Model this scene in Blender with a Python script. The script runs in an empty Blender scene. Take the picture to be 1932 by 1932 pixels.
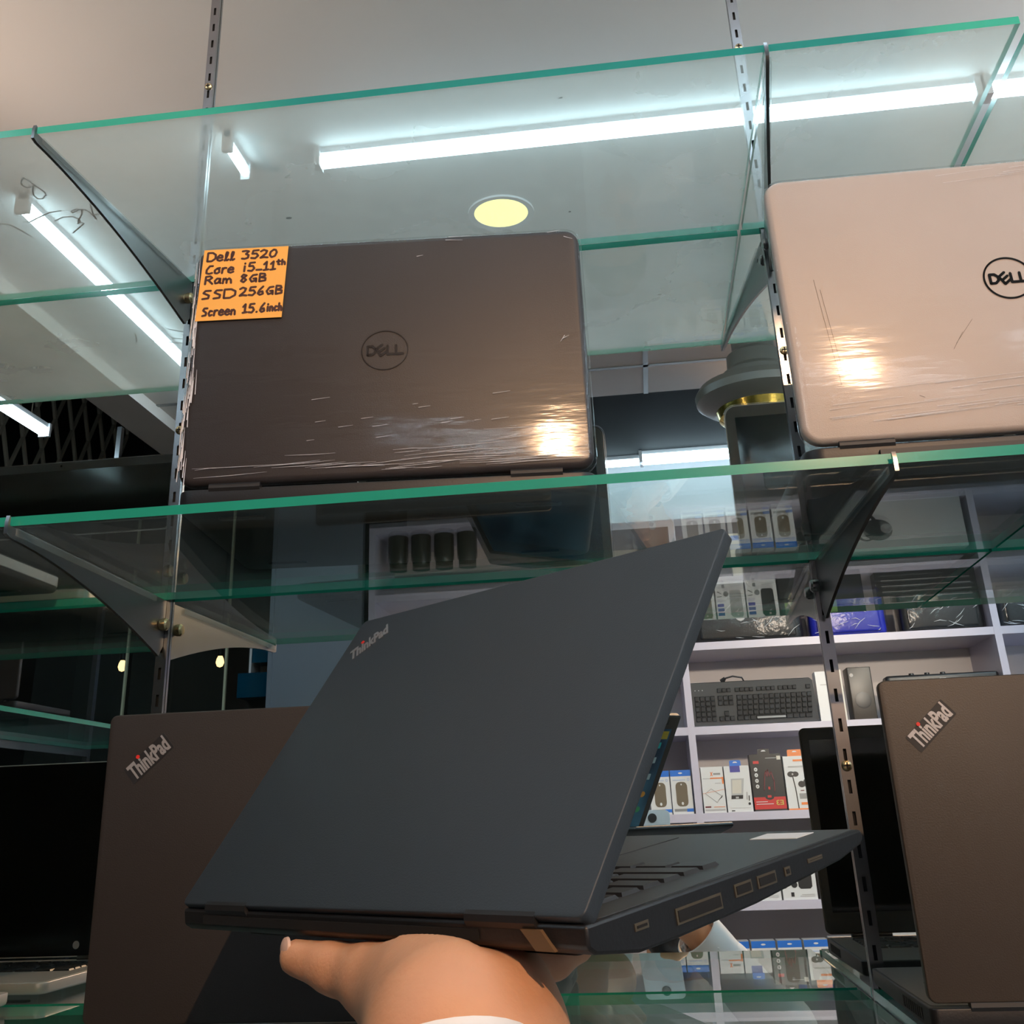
import bpy, math, random
import numpy as np
from mathutils import Matrix, Vector
random.seed(7)
SC = bpy.context.scene
COL = SC.collection
PI = math.pi

# ------------------------------------------------------------ camera, world, light, exposure
cam_d = bpy.data.cameras.new('camera')
cam = bpy.data.objects.new('camera', cam_d); COL.objects.link(cam)
CAM = Vector((0.5198, -1.1602, 1.7554))
_yaw, _pit, _rol = 0.1172, 0.3971, -0.0377
_fw = Vector((-math.sin(_yaw)*math.cos(_pit), math.cos(_yaw)*math.cos(_pit), math.sin(_pit)))
_r = Vector((math.cos(_yaw), math.sin(_yaw), 0)); _u = _r.cross(_fw)
CR = _r*math.cos(_rol) + _u*math.sin(_rol); CU = -_r*math.sin(_rol) + _u*math.cos(_rol)
mw = Matrix.Identity(4)
for i in range(3):
    mw[i][0], mw[i][1], mw[i][2], mw[i][3] = CR[i], CU[i], -_fw[i], CAM[i]
cam.matrix_world = mw
cam_d.sensor_width = 36.0
cam_d.lens = 36.0*2032.76/1932
cam_d.shift_x = (966-938.4)/1932
cam_d.shift_y = -(966-699.1)/1932
cam_d.clip_start = 0.01
SC.camera = cam

W = bpy.data.worlds.new('world'); SC.world = W; W.use_nodes = True
W.node_tree.nodes['Background'].inputs[0].default_value = (0.75, 0.85, 1.0, 1)
W.node_tree.nodes['Background'].inputs[1].default_value = 0.03
SC.view_settings.view_transform = 'Standard'
SC.view_settings.look = 'None'
SC.view_settings.exposure = 0.0
SC.view_settings.gamma = 1.0
SC.view_settings.use_curve_mapping = False
SC.cycles.transparent_max_bounces = 32
SC.cycles.max_bounces = 12
SC.cycles.glossy_bounces = 8
SC.cycles.sample_clamp_indirect = 6.0
LED_POWER = 22.0
WARM = (1.0, 0.66, 0.40)

def spot(name, loc, target, power, angle, blend, color, radius, parent=None):
    d = bpy.data.lights.new(name, 'SPOT'); d.energy = power; d.color = color
    d.spot_size = math.radians(angle); d.spot_blend = blend; d.shadow_soft_size = radius
    o = bpy.data.objects.new(name, d); COL.objects.link(o)
    q = (Vector(target)-Vector(loc)).to_track_quat('-Z', 'Y')
    o.matrix_world = Matrix.Translation(loc) @ q.to_matrix().to_4x4()
    if parent: 
        o.parent = parent; o.matrix_parent_inverse = parent.matrix_world.inverted()
    return o

# ------------------------------------------------------------ shelf constants
ZT, ZM, ZB = 2.406, 2.006, 1.604
CEIL = 3.05
X1, X2 = 0.0, 0.7125

# ------------------------------------------------------------ materials
def new_mat(name):
    m = bpy.data.materials.new(name); m.use_nodes = True
    return m, m.node_tree.nodes, m.node_tree.links
def pm(name, col, rough=.5, metal=0., spec=.5, noise=0., nscale=8., bump=0., bscale=200., coat=0., stretch=None):
    m, n, l = new_mat(name); b = n['Principled BSDF']
    b.inputs['Base Color'].default_value = (*col, 1); b.inputs['Roughness'].default_value = rough
    b.inputs['Metallic'].default_value = metal; b.inputs['Specular IOR Level'].default_value = spec
    b.inputs['Coat Weight'].default_value = coat
    if noise or bump:
        tc = n.new('ShaderNodeTexCoord')
        src = tc.outputs['Object']
        if stretch:
            mp = n.new('ShaderNodeMapping'); mp.inputs['Scale'].default_value = stretch
            l.new(src, mp.inputs[0]); src = mp.outputs[0]
        if noise:
            t = n.new('ShaderNodeTexNoise'); t.inputs['Scale'].default_value = nscale; t.inputs['Detail'].default_value = 5
            l.new(src, t.inputs['Vector'])
            mx = n.new('ShaderNodeMix'); mx.data_type = 'RGBA'
            mx.inputs['A'].default_value = (*[c*(1-noise) for c in col], 1)
            mx.inputs['B'].default_value = (*[min(1, c*(1+noise)) for c in col], 1)
            l.new(t.outputs['Fac'], mx.inputs['Factor']); l.new(mx.outputs['Result'], b.inputs['Base Color'])
        if bump:
            t = n.new('ShaderNodeTexNoise'); t.inputs['Scale'].default_value = bscale; t.inputs['Detail'].default_value = 3
            l.new(src, t.inputs['Vector'])
            bp = n.new('ShaderNodeBump'); bp.inputs['Strength'].default_value = bump; bp.inputs['Distance'].default_value = .001
            l.new(t.outputs['Fac'], bp.inputs['Height']); l.new(bp.outputs[0], b.inputs['Normal'])
    return m
def emit(name, col, s):
    m, n, l = new_mat(name); n.remove(n['Principled BSDF'])
    e = n.new('ShaderNodeEmission'); e.inputs[0].default_value = (*col, 1); e.inputs[1].default_value = s
    l.new(e.outputs[0], n['Material Output'].inputs[0]); return m
def schlick(n, l, f0, normal=None):
    g = n.new('ShaderNodeNewGeometry')
    d = n.new('ShaderNodeVectorMath'); d.operation = 'DOT_PRODUCT'
    l.new(g.outputs['Incoming'], d.inputs[0]); l.new(g.outputs['Normal'], d.inputs[1])
    def mth(op, a, b):
        k = n.new('ShaderNodeMath'); k.operation = op
        for i, v in enumerate((a, b)):
            if v is None: continue
            if isinstance(v, (int, float)): k.inputs[i].default_value = v
            else: l.new(v, k.inputs[i])
        return k.outputs[0]
    a = mth('ABSOLUTE', d.outputs['Value'], None)
    c = mth('SUBTRACT', 1.0, a)
    p5 = mth('POWER', c, 5.0)
    return mth('ADD', mth('MULTIPLY', p5, 1-f0), f0)
def glass(name, tint, dust=0., dustcol=(.85, .9, .88), rough=0., f0=.04, dscale=3.0, bump=0., bstretch=(1, 1, 1), bscale=40):
    """clear pane: transmitted light plus Fresnel mirror, with a film of dust that scatters light through"""
    m, n, l = new_mat(name); n.remove(n['Principled BSDF'])
    tr = n.new('ShaderNodeBsdfTransparent'); tr.inputs[0].default_value = (*tint, 1)
    gl = n.new('ShaderNodeBsdfGlossy'); gl.inputs['Roughness'].default_value = rough
    mix = n.new('ShaderNodeMixShader')
    l.new(schlick(n, l, f0), mix.inputs[0]); l.new(tr.outputs[0], mix.inputs[1]); l.new(gl.outputs[0], mix.inputs[2])
    out = mix
    tc = n.new('ShaderNodeTexCoord')
    if bump:
        mp = n.new('ShaderNodeMapping'); mp.inputs['Scale'].default_value = bstretch; l.new(tc.outputs['Object'], mp.inputs[0])
        t = n.new('ShaderNodeTexNoise'); t.inputs['Scale'].default_value = bscale; t.inputs['Detail'].default_value = 4
        l.new(mp.outputs[0], t.inputs['Vector'])
        bp = n.new('ShaderNodeBump'); bp.inputs['Strength'].default_value = bump; bp.inputs['Distance'].default_value = .002
        l.new(t.outputs['Fac'], bp.inputs['Height']); l.new(bp.outputs[0], gl.inputs['Normal'])
    if dust:
        tl = n.new('ShaderNodeBsdfTranslucent'); tl.inputs[0].default_value = (*dustcol, 1)
        df = n.new('ShaderNodeBsdfDiffuse'); df.inputs[0].default_value = (*dustcol, 1)
        m2 = n.new('ShaderNodeMixShader'); m2.inputs[0].default_value = .3
        l.new(tl.outputs[0], m2.inputs[1]); l.new(df.outputs[0], m2.inputs[2])
        t = n.new('ShaderNodeTexNoise'); t.inputs['Scale'].default_value = dscale; t.inputs['Detail'].default_value = 6
        l.new(tc.outputs['Object'], t.inputs['Vector'])
        mr = n.new('ShaderNodeMapRange'); mr.inputs['From Min'].default_value = .3; mr.inputs['From Max'].default_value = .7
        mr.inputs['To Min'].default_value = dust*.8; mr.inputs['To Max'].default_value = dust*1.2
        l.new(t.outputs['Fac'], mr.inputs['Value'])
        m3 = n.new('ShaderNodeMixShader')
        l.new(mr.outputs[0], m3.inputs[0]); l.new(mix.outputs[0], m3.inputs[1]); l.new(m2.outputs[0], m3.inputs[2])
        out = m3
    l.new(out.outputs[0], n['Material Output'].inputs[0])
    return m

MT = {}
m, n, l = new_mat('mirror_silver'); n.remove(n['Principled BSDF'])
g_ = n.new('ShaderNodeBsdfGlossy'); g_.inputs[0].default_value = (.83, .87, .84, 1); g_.inputs['Roughness'].default_value = 0.0
l.new(g_.outputs[0], n['Material Output'].inputs[0]); MT['mirror'] = m
MT['glass_top'] = glass('dusty_shelf_glass', (.95, .985, .97), dust=.29, dustcol=(.88, .89, .84))
MT['glass'] = glass('shelf_glass', (.92, .97, .95), dust=.022)
MT['edge'] = pm('green_glass_edge', (.02, .30, .20), .15, 0, .6)
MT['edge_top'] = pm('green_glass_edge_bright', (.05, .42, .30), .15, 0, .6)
MT['chrome'] = pm('brushed_steel', (.36, .36, .37), .25, 1.0, noise=.1, nscale=30)
MT['bracket'] = pm('bracket_steel', (.24, .24, .24), .3, 1.0, noise=.08, nscale=20)
MT['brass'] = pm('brass_screw', (.75, .58, .32), .25, 1.0)
MT['black'] = pm('black_plastic', (.008, .008, .009), .4)
MT['slot'] = pm('slot_shadow_black', (.004, .004, .004), .8)
MT['strip'] = glass('clear_plastic_strip', (.95, .97, .97), dust=.12, rough=.1)
MT['wall'] = pm('white_wall_paint', (.62, .62, .64), .6, noise=.05, nscale=4)
MT['ceil'] = pm('white_ceiling_paint', (.74, .72, .70), .6, noise=.03, nscale=3)
MT['tile_ceil'] = pm('ceiling_tile', (.50, .43, .38), .7, noise=.06, nscale=6)
MT['tile_line'] = pm('ceiling_grid_metal', (.25, .24, .23), .4, .5)
MT['dark'] = pm('dark_wall_paint', (.018, .024, .023), .5, noise=.3, nscale=3)
MT['floor'] = pm('grey_floor_tile', (.48, .46, .43), .25, noise=.1, nscale=6)
MT['door'] = pm('blue_grey_door', (.17, .20, .24), .4)
MT['unit'] = pm('white_laminate', (.56, .54, .66), .35, noise=.03, nscale=5)
MT['unit_back'] = pm('lilac_back_panel', (.70, .66, .66), .5, noise=.06, nscale=4)
MT['led'] = emit('led_tube_light', (.64, .85, 1.0), LED_POWER)
MT['led_body'] = pm('white_metal', (.75, .76, .78), .4)
MT['warm'] = emit('warm_lamp_light', (1.0, .92, .30), 3.0)
MT['bulb'] = emit('bulb_light', (1.0, .55, .22), 4.0)
MT['gold'] = pm('gold_metal', (.55, .43, .10), .18, 1.0, bump=.6, bscale=60)
MT['lampgrey'] = pm('grey_lamp_plaster', (.13, .13, .11), .35, noise=.1, nscale=10)
MT['wire'] = pm('beige_wire', (.45, .40, .32), .5)
MT['orange'] = pm('orange_note_paper', (.95, .44, .075), .6)
MT['ink'] = pm('brown_marker_ink', (.055, .012, .006), .5)
MT['marker'] = pm('black_marker_on_glass', (.05, .05, .045), .6)
MT['skin'] = pm('skin', (.62, .31, .17), .5, noise=.12, nscale=40, bump=.25, bscale=300)
MT['skin'].node_tree.nodes['Principled BSDF'].inputs['Subsurface Weight'].default_value = .1
MT['nail'] = pm('fingernail', (.62, .42, .33), .25)
MT['shirt'] = pm('white_cotton', (.80, .80, .80), .8, bump=.3, bscale=60)
MT['hair'] = pm('black_hair', (.012, .009, .008), .5, bump=.8, bscale=200)
MT['trouser'] = pm('dark_trousers', (.03, .03, .04), .8)
MT['red'] = pm('red', (.70, .03, .02), .4)
MT['silvertext'] = pm('silver_lettering', (.55, .53, .52), .3, .6)
MT['greytext'] = pm('grey_lettering', (.26, .27, .28), .35, .5)
MT['wrap'] = glass('plastic_wrap', (.97, .97, .97), rough=.10, bump=.25, bstretch=(1, 6, 6), bscale=9, f0=.022)
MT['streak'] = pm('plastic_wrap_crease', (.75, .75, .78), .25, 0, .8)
def lidm(name, col, rough, metal=0., **k): return pm(name, col, rough, metal, noise=k.get('noise', .07), nscale=k.get('nscale', 14), bump=k.get('bump', .12), bscale=900)
MT['lid_dell'] = lidm('dark_brown_grey_lid', (.030, .025, .0235), .45, .1)
MT['lid_silver'] = lidm('silver_lid', (.43, .372, .33), .5, .1)
MT['emboss'] = pm('embossed_badge', (.014, .011, .010), .3)
MT['lid_black'] = lidm('matte_black_lid', (.019, .0140, .0107), .55)
MT['lid_black2'] = lidm('worn_matte_black_lid', (.032, .022, .014), .5, noise=.2, nscale=9)
MT['lid_held'] = lidm('slate_black_lid', (.022, .030, .038), .5)
MT['edge_black'] = pm('black_rubber_edge', (.012, .012, .013), .5)
MT['rim'] = pm('silver_rim', (.5, .49, .47), .3, .8)
MT['base_black'] = pm('black_base', (.007, .007, .008), .45, bump=.1, bscale=600)
MT['deck'] = pm('charcoal_palmrest', (.035, .038, .042), .45)
MT['deck_warm'] = pm('grey_palmrest', (.12, .11, .10), .4)
MT['silver_base'] = pm('silver_base', (.62, .60, .57), .32, .6)
MT['bezel_grey'] = pm('grey_bezel', (.075, .065, .055), .4)
MT['bezel_black'] = pm('black_bezel', (.02, .02, .02), .35)
MT['screen_off'] = pm('dark_screen_glass', (.006, .007, .007), .08, 0, .5)
MT['key'] = pm('black_key', (.015, .015, .016), .4)
MT['port'] = pm('port_metal', (.10, .085, .06), .4, .4)
MT['sticker'] = pm('white_sticker', (.70, .72, .74), .4)

# ------------------------------------------------------------ mesh builder
class G:
    def __init__(s): s.v = []; s.f = []; s.m = []
    def add(s, v, f, mi=0):
        o = len(s.v); s.v += [tuple(p) for p in v]; s.f += [tuple(i+o for i in q) for q in f]; s.m += [mi]*len(f)
        return s
    def box(s, x0, x1, y0, y1, z0, z1, mi=0, M=None):
        v = [Vector(p) for p in ((x0,y0,z0),(x1,y0,z0),(x1,y1,z0),(x0,y1,z0),(x0,y0,z1),(x1,y0,z1),(x1,y1,z1),(x0,y1,z1))]
        if M: v = [M @ p for p in v]
        return s.add(v, [(3,2,1,0),(4,5,6,7),(0,1,5,4),(1,2,6,5),(2,3,7,6),(3,0,4,7)], mi)
    def prism(s, poly, a0, a1, fn, mi=0):
        """poly = list of 2D points, extruded from a0 to a1; fn(u,v,a)->xyz"""
        k = len(poly)
        v = [fn(p[0], p[1], a0) for p in poly] + [fn(p[0], p[1], a1) for p in poly]
        f = [tuple(range(k-1, -1, -1)), tuple(range(k, 2*k))] + [(i, (i+1) % k, k+(i+1) % k, k+i) for i in range(k)]
        return s.add(v, f, mi)
    def layers(s, rings, mi=0, cap=True):
        k = len(rings[0]); v = [p for r in rings for p in r]; f = []
        for a in range(len(rings)-1):
            for i in range(k):
                j = (i+1) % k
                f.append((a*k+i, a*k+j, (a+1)*k+j, (a+1)*k+i))
        if cap: f += [tuple(range(k-1, -1, -1)), tuple(range((len(rings)-1)*k, len(rings)*k))]
        return s.add(v, f, mi)
    def slab(s, x0, x1, y0, y1, z0, z1, r=.01, b0=.001, b1=.001, seg=5, mi=0, bs=3):
        """rounded-corner slab, bevel b0 at z0 and b1 at z1"""
        def ring(ins, z):
            rr = max(r-ins, .0003); out = []
            for cx, cy, a in ((x1-ins-rr, y1-ins-rr, 0), (x0+ins+rr, y1-ins-rr, 90), (x0+ins+rr, y0+ins+rr, 180), (x1-ins-rr, y0+ins+rr, 270)):
                for k in range(seg+1):
                    t = math.radians(a+90*k/seg); out.append((cx+rr*math.cos(t), cy+rr*math.sin(t), z))
            return out
        R = []
        for k in range(bs+1):
            t = PI/2*k/bs; R.append(ring(b0*(1-math.sin(t)), z0+b0*(1-math.cos(t))))
        for k in range(bs, -1, -1):
            t = PI/2*k/bs; R.append(ring(b1*(1-math.sin(t)), z1-b1*(1-math.cos(t))))
        return s.layers(R, mi)
    def tube(s, pts, r, n=8, mi=0, cap=True):
        pts = [Vector(p) for p in pts]; R = []
        for i, p in enumerate(pts):
            d = (pts[min(i+1, len(pts)-1)]-pts[max(i-1, 0)]).normalized()
            a = d.orthogonal().normalized() if i == 0 else (a - d*a.dot(d)).normalized()
            b = d.cross(a); rr = r[i] if isinstance(r, (list, tuple)) else r
            R.append([p+a*rr*math.cos(2*PI*k/n)+b*rr*math.sin(2*PI*k/n) for k in range(n)])
        return s.layers(R, mi, cap)
    def lathe(s, prof, c=(0,0,0), n=24, mi=0, axis='z'):
        R = []
        for r, z in prof:
            ring = []
            for k in range(n):
                a = 2*PI*k/n; x, y = r*math.cos(a), r*math.sin(a)
                p = (x, y, z) if axis == 'z' else ((z, x, y) if axis == 'x' else (x, -z, y))
                ring.append((c[0]+p[0], c[1]+p[1], c[2]+p[2]))
            R.append(ring)
        if prof[0][0] > .002: return s.layers(R+[list(R[0])], mi, False)
        return s.layers(R, mi)
    def ribbon(s, pts, w, fn, h=.0003, mi=0, n=6):
        """flat brush stroke along 2D pts; fn(u,v,t)->xyz"""
        P = [Vector((p[0], p[1])) for p in pts]
        for a, b in zip(P[:-1], P[1:]):
            d = b-a
            if d.length < 1e-7: continue
            d.normalize(); q = Vector((-d.y, d.x))*w/2
            s.prism([a-q, b-q, b+q, a+q], 0, h, fn, mi)
        for p in P:
            s.prism([(p.x+w/2*math.cos(2*PI*k/n), p.y+w/2*math.sin(2*PI*k/n)) for k in range(n)], 0, h*1.03, fn, mi)
        return s
    def disc(s, c, ru, rv, fn, t0, t1, n=20, mi=0):
        return s.prism([(c[0]+ru*math.cos(2*PI*k/n), c[1]+rv*math.sin(2*PI*k/n)) for k in range(n)], t0, t1, fn, mi)
    def ringpoly(s, c, ru, rv, w, fn, h, n=40, mi=0):
        R = []
        for k in range(n):
            a = 2*PI*k/n; ca, sa = math.cos(a), math.sin(a)
            R.append([fn(c[0]+(ru-w)*ca, c[1]+(rv-w)*sa, 0), fn(c[0]+ru*ca, c[1]+rv*sa, 0), fn(c[0]+ru*ca, c[1]+rv*sa, h), fn(c[0]+(ru-w)*ca, c[1]+(rv-w)*sa, h)])
        R.append(R[0])
        return s.layers(R, mi, False)
    def obj(s, name, mats, parent=None, smooth=35, M=None):
        me = bpy.data.meshes.new(name); me.from_pydata(s.v, [], s.f)
        for q in (mats if isinstance(mats, (list, tuple)) else [mats]): me.materials.append(MT[q] if isinstance(q, str) else q)
        me.polygons.foreach_set('material_index', s.m)
        import bmesh
        bm = bmesh.new(); bm.from_mesh(me); bmesh.ops.recalc_face_normals(bm, faces=bm.faces); bm.to_mesh(me); bm.free()
        if smooth:
            me.shade_smooth(); me.set_sharp_from_angle(angle=math.radians(smooth))
        me.update()
        o = bpy.data.objects.new(name, me); COL.objects.link(o)
        if parent: o.parent = parent
        if M is not None: o.matrix_local = M
        return o

def root(name, label, cat, loc=(0,0,0), M=None, group=None):
    o = bpy.data.objects.new(name, None); COL.objects.link(o); o.empty_display_size = .05
    o.matrix_world = M if M is not None else Matrix.Translation(loc)
    return tag(o, label, cat, group)
def tag(o, label=None, cat=None, group=None, kind=None):
    if label: o['label'] = label
    if cat: o['category'] = cat
    if group: o['group'] = group
    if kind: o['kind'] = kind
    return o
def struct(name, g, mats, smooth=0): return tag(g.obj(name, mats, smooth=smooth), kind='structure')

def text(name, body, size, mat, parent, M, sx=1., off=0., extrude=.0002, shear=0., align='CENTER'):
    c = bpy.data.curves.new(name, 'FONT'); c.body = body; c.size = size; c.align_x = align; c.align_y = 'CENTER'
    c.extrude = extrude; c.offset = off; c.shear = shear; c.resolution_u = 3
    t = bpy.data.objects.new(name, c); COL.objects.link(t)
    dg = bpy.context.evaluated_depsgraph_get(); me = bpy.data.meshes.new_from_object(t.evaluated_get(dg))
    bpy.data.objects.remove(t); 
    for v in me.vertices: v.co.x *= sx
    me.materials.clear(); me.materials.append(MT[mat])
    o = bpy.data.objects.new(name, me); COL.objects.link(o); o.parent = parent; o.matrix_local = M
    return o

def frame(o, x, y, z):
    M = Matrix.Identity(4)
    for i in range(3): M[i][0], M[i][1], M[i][2], M[i][3] = x[i], y[i], z[i], o[i]
    return M

# ------------------------------------------------------------ the room
struct('floor', G().box(-2.4, 2.6, -4.4, .1, -.05, 0), 'floor')
struct('wall_back', G().box(-2.4, 2.6, .012, .1, 0, CEIL), 'wall')
struct('wall_right', G().box(2.6, 2.7, -3.1, .1, 0, CEIL), 'wall')
struct('wall_left', G().box(-2.5, -2.4, -4.4, .1, 0, 4.2), 'dark')
struct('wall_front', G().box(-.42, 2.6, -3.1, -3.0, 0, CEIL), 'wall')
struct('wall_passage', G().box(-2.4, -.42, -4.4, -4.3, 0, 4.2), 'dark')
struct('wall_passage_side', G().box(-.42, -.36, -4.3, -3.0, 0, 4.2), 'dark')
g = G().box(-1.0, 2.6, -1.80, .1, CEIL, CEIL+.05)
struct('ceiling', g, 'ceil')
g = G().box(-.97, 2.6, -2.2, -1.80, CEIL, CEIL+.05, 0).box(-.97, 2.6, -3.0, -2.2, CEIL, CEIL+.05, 2)
for y in (-1.96,): g.box(-.97, 2.6, y-.008, y+.008, CEIL-.003, CEIL+.001, 1)
for x in (-.59, .013, .616, 1.22, 1.82): g.box(x-.008, x+.008, -2.2, -1.80, CEIL-.003, CEIL+.001, 1)
MT['smoked'] = pm('dark_ceiling_panel', (.007, .007, .007), .8, 0, .1, noise=.4, nscale=3)
struct('ceiling_tiles', g, ['tile_ceil', 'tile_line', 'smoked'])
struct('ceiling_passage', G().box(-2.4, -.36, -4.3, .1, 4.2, 4.25), 'dark')
struct('trim_soffit', G().box(-1.11, -.97, -4.3, .1, CEIL-.04, CEIL+.2), 'tile_ceil')
struct('wall_panel', G().box(-.76, -.44, -2.64, -2.60, 0, 2.93).box(-.775, -.76, -2.645, -2.595, 0, 2.93), 'door')

# mirror covering the display wall
t = root('wall_mirror', 'large plain mirror covering the wall behind the glass shelves', 'mirror', (0, 0, .1))
G().box(-2.39, 2.59, 0, .010, .2, CEIL-.101).obj('mirror_glass', 'mirror', t, 0)

# metal grille high up in the passage
t = root('metal_grille', 'beige diamond-pattern security grille high in the dark passage', 'grille', (-2.25, -3.2, 3.45))
g = G()
for k in range(-16, 22):
    y = k*.17
    for sgn in (1, -1):
        a = (0, y if sgn > 0 else y, -.5); b = (0, y+sgn*.75, 1.1)
        g.tube([a, b], .011, 6)
g.obj('grille_mesh', 'wire', t)
g = G().box(-.015, .015, -2.8, 3.4, -.53, -.49).box(-.015, .015, -2.8, 3.4, 1.09, 1.12)
g.obj('grille_frame', 'wire', t)

# ------------------------------------------------------------ ceiling lights
def led_tube(label, p0, p1, w=.036, z=CEIL):
    p0, p1 = Vector((*p0, z)), Vector((*p1, z)); d = (p1-p0); L = d.length; d.normalize()
    M = frame(p0, d, Vector((0,0,1)).cross(d), Vector((0,0,1)))
    t = root('led_tube', label, 'ceiling light', M=M, group='LED tubes on the ceiling')
    G().box(0, L, -w/3, w/3, -.014, 0).obj('housing', 'led_body', t, 0)
    R = []
    for x in (.012, L-.012):
        R.append([(x, w/2*math.cos(a), -.030-w*.42*math.sin(a)) for a in [2*PI*k/16 for k in range(16)]])
    G().layers(R).obj('diffuser', 'led', t)
    for a_ in (0, L-.012): G().box(a_, a_+.012, -w/2-.001, w/2+.001, -.046, 0).obj('end_cap', 'led_body', t, 0)
    return t
led_tube('long bright white LED tube running across above the brown laptop', (-.054, -.660), (1.262, -.660), .032)
led_tube('LED tube continuing the long one at the right edge', (1.268, -.660), (2.3, -.660), .032)
led_tube('LED tube running diagonally at upper left, with handwriting in front', (-.72, -.70), (-.72, -2.05), .030)
led_tube('short LED tube end at lower left in front of the dark grille', (-1.40, -1.25), (-1.40, -2.05), .036)
led_tube('LED tube glimpsed low between the two lids, longer piece', (.585, -2.83), (1.75, -2.83), .05)
led_tube('thin LED tube glimpsed low between the two lids, left end piece', (.2, -2.865), (.60, -2.865), .025)
led_tube('tiny separate LED batten near the left upright', (-.208, -.56), (-.208, -.68), .018)
led_tube('LED tube across the ceiling, hidden behind the silver laptop', (1.75, -1.40), (2.3, -1.40), .036)  # this and the next three tubes are added to brighten the shelving unit
led_tube('LED tube along the right wall side, outside the frame', (2.15, -.8), (2.15, -2.5), .036)
led_tube('second LED tube along the right wall side, outside the frame', (2.40, -.8), (2.40, -2.5), .036)
led_tube('LED tube in front of the shelving unit, outside the frame', (1.72, -2.15), (2.10, -2.15), .036)
def added_clip_lamp(label, loc, target, power, color, ang=125, bl=1.0):  # lamps added out of view to brighten the ceiling and the shelving unit
    t = root('clip_lamp', label, 'lamp', loc)
    d = (Vector(target)-Vector(loc)).normalized(); q = d.to_track_quat('Z', 'Y').to_matrix().to_4x4()
    G().lathe([(.001,-.05),(.02,-.048),(.045,.02),(.048,.022),(.042,.02),(.018,-.04),(.001,-.042)], n=24).obj('lamp_shade', 'led_body', t).matrix_local = Matrix.Translation((0,0,.09)) @ q
    G().tube([(0,0,.0),(0,0,.05),(-d.x*.03,-d.y*.03,.09-d.z*.03)], .006, 8).obj('arm', 'chrome', t)
    G().slab(-.03, .03, -.02, .02, .0, .012, .005, .001, .001).obj('clamp', 'edge_black', t)
    spot('clip_lamp_beam', Vector(loc)+Vector((0,0,.09))+d*.03, target, power, ang, bl, color, .04, t)
added_clip_lamp('clip lamp on the top shelf beyond the left edge, aimed at the ceiling', (-.80, -.22, ZT), (-.05, -.30, CEIL+.15), 12, (1.0, .72, .60))
added_clip_lamp('clip lamp on the top shelf beyond the right edge, aimed at the ceiling', (1.75, -.22, ZT), (.95, -.30, CEIL+.1), 10, (1.0, .78, .74))
added_clip_lamp('clip lamp on the top shelf beyond the right edge, aimed at the white shelving unit', (1.50, -.20, ZT), (.85, -2.6, 1.93), 130, (1.0, .80, .66), 52, .7)  # added unseen, throws more warm light into the unit
# wires that carry the tube in the passage
t = root('hanging_wires', 'thin wires carrying the tube before the grille', 'wire', (-1.40, -1.65, CEIL))
for y in (.3, -.3): G().tube([(0, y, 0), (0, y, 1.15)], .002, 5).obj('wire', 'wire', t)

def downlight(label, x, y, power, r=.066, target=None):
    t = root('downlight', label, 'ceiling light', (x, y, CEIL), group='round downlights')
    G().lathe([(r-.004, -.004), (r+.010, -.006), (r+.010, -.0005), (r-.004, -.0005)], n=32).obj('trim_ring', 'led_body', t)
    G().lathe([(.001, -.003), (r-.004, -.003), (r-.004, -.001), (.001, -.001)], n=32).obj('diffuser', 'warm', t)
    if power: spot('downlight_beam', (x, y, CEIL-.02), target or (x, y, 0), power, 70, .8, (1.0, .60, .33), .012, t)
downlight('round yellow downlight glowing above the brown laptop', .291, -.973, 0, target=(.3, -.6, 1.8))

downlight('round warm downlight near the shelving unit, hidden behind the silver laptop', 1.19, -2.72, 200, target=(.55, -.3, 1.95))
# grey stepped ceiling lamp with gold bowl
t = root('ceiling_lamp', 'grey stepped ceiling lamp with a gold bowl, beside the right upright', 'lamp', (.915, -1.72, CEIL))
G().lathe([(.001, 0), (.05, 0), (.05, -.035), (.06, -.05), (.06, -.085), (.078, -.10), (.08, -.14), (.098, -.155), (.10, -.185), (.001, -.185)], n=32).obj('stepped_neck', 'lampgrey', t)
G().lathe([(.10, -.185), (.165, -.195), (.178, -.215), (.175, -.235), (.155, -.25), (.135, -.255), (.125, -.262), (.10, -.262), (.10, -.2)], n=40).obj('rim', 'lampgrey', t)
G().lathe([(.125, -.258), (.118, -.285), (.09, -.303), (.05, -.312), (.001, -.315), (.001, -.30), (.1, -.258)], n=32).obj('bowl', 'gold', t)

t = root('spotlight', 'ceiling spotlight beyond the right edge, aimed at the white shelving unit', 'lamp', (1.95, -.40, CEIL))  # extra lamp added out of view for more light on the unit
d_ = (Vector((.80, -2.6, 1.95))-Vector((1.95, -.40, CEIL-.10))).normalized()
G().lathe([(.001,-.012),(.04,-.012),(.04,0),(.001,0)], n=20).obj('base', 'led_body', t)
G().tube([(0, 0, -.01), (0, 0, -.08)], .006, 8).obj('stem', 'chrome', t)
G().lathe([(.001,-.05),(.022,-.05),(.030,.02),(.028,.02),(.020,-.04),(.001,-.04)], n=20).obj('head', 'led_body', t).matrix_local = Matrix.Translation((0,0,-.10)) @ d_.to_track_quat('Z','Y').to_matrix().to_4x4()
spot('spotlight_beam', Vector((1.95, -.40, CEIL-.10))+d_*.025, Vector((.80, -2.6, 1.95)), 60, 50, .7, (1.0, .80, .62), .03, t)
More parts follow.
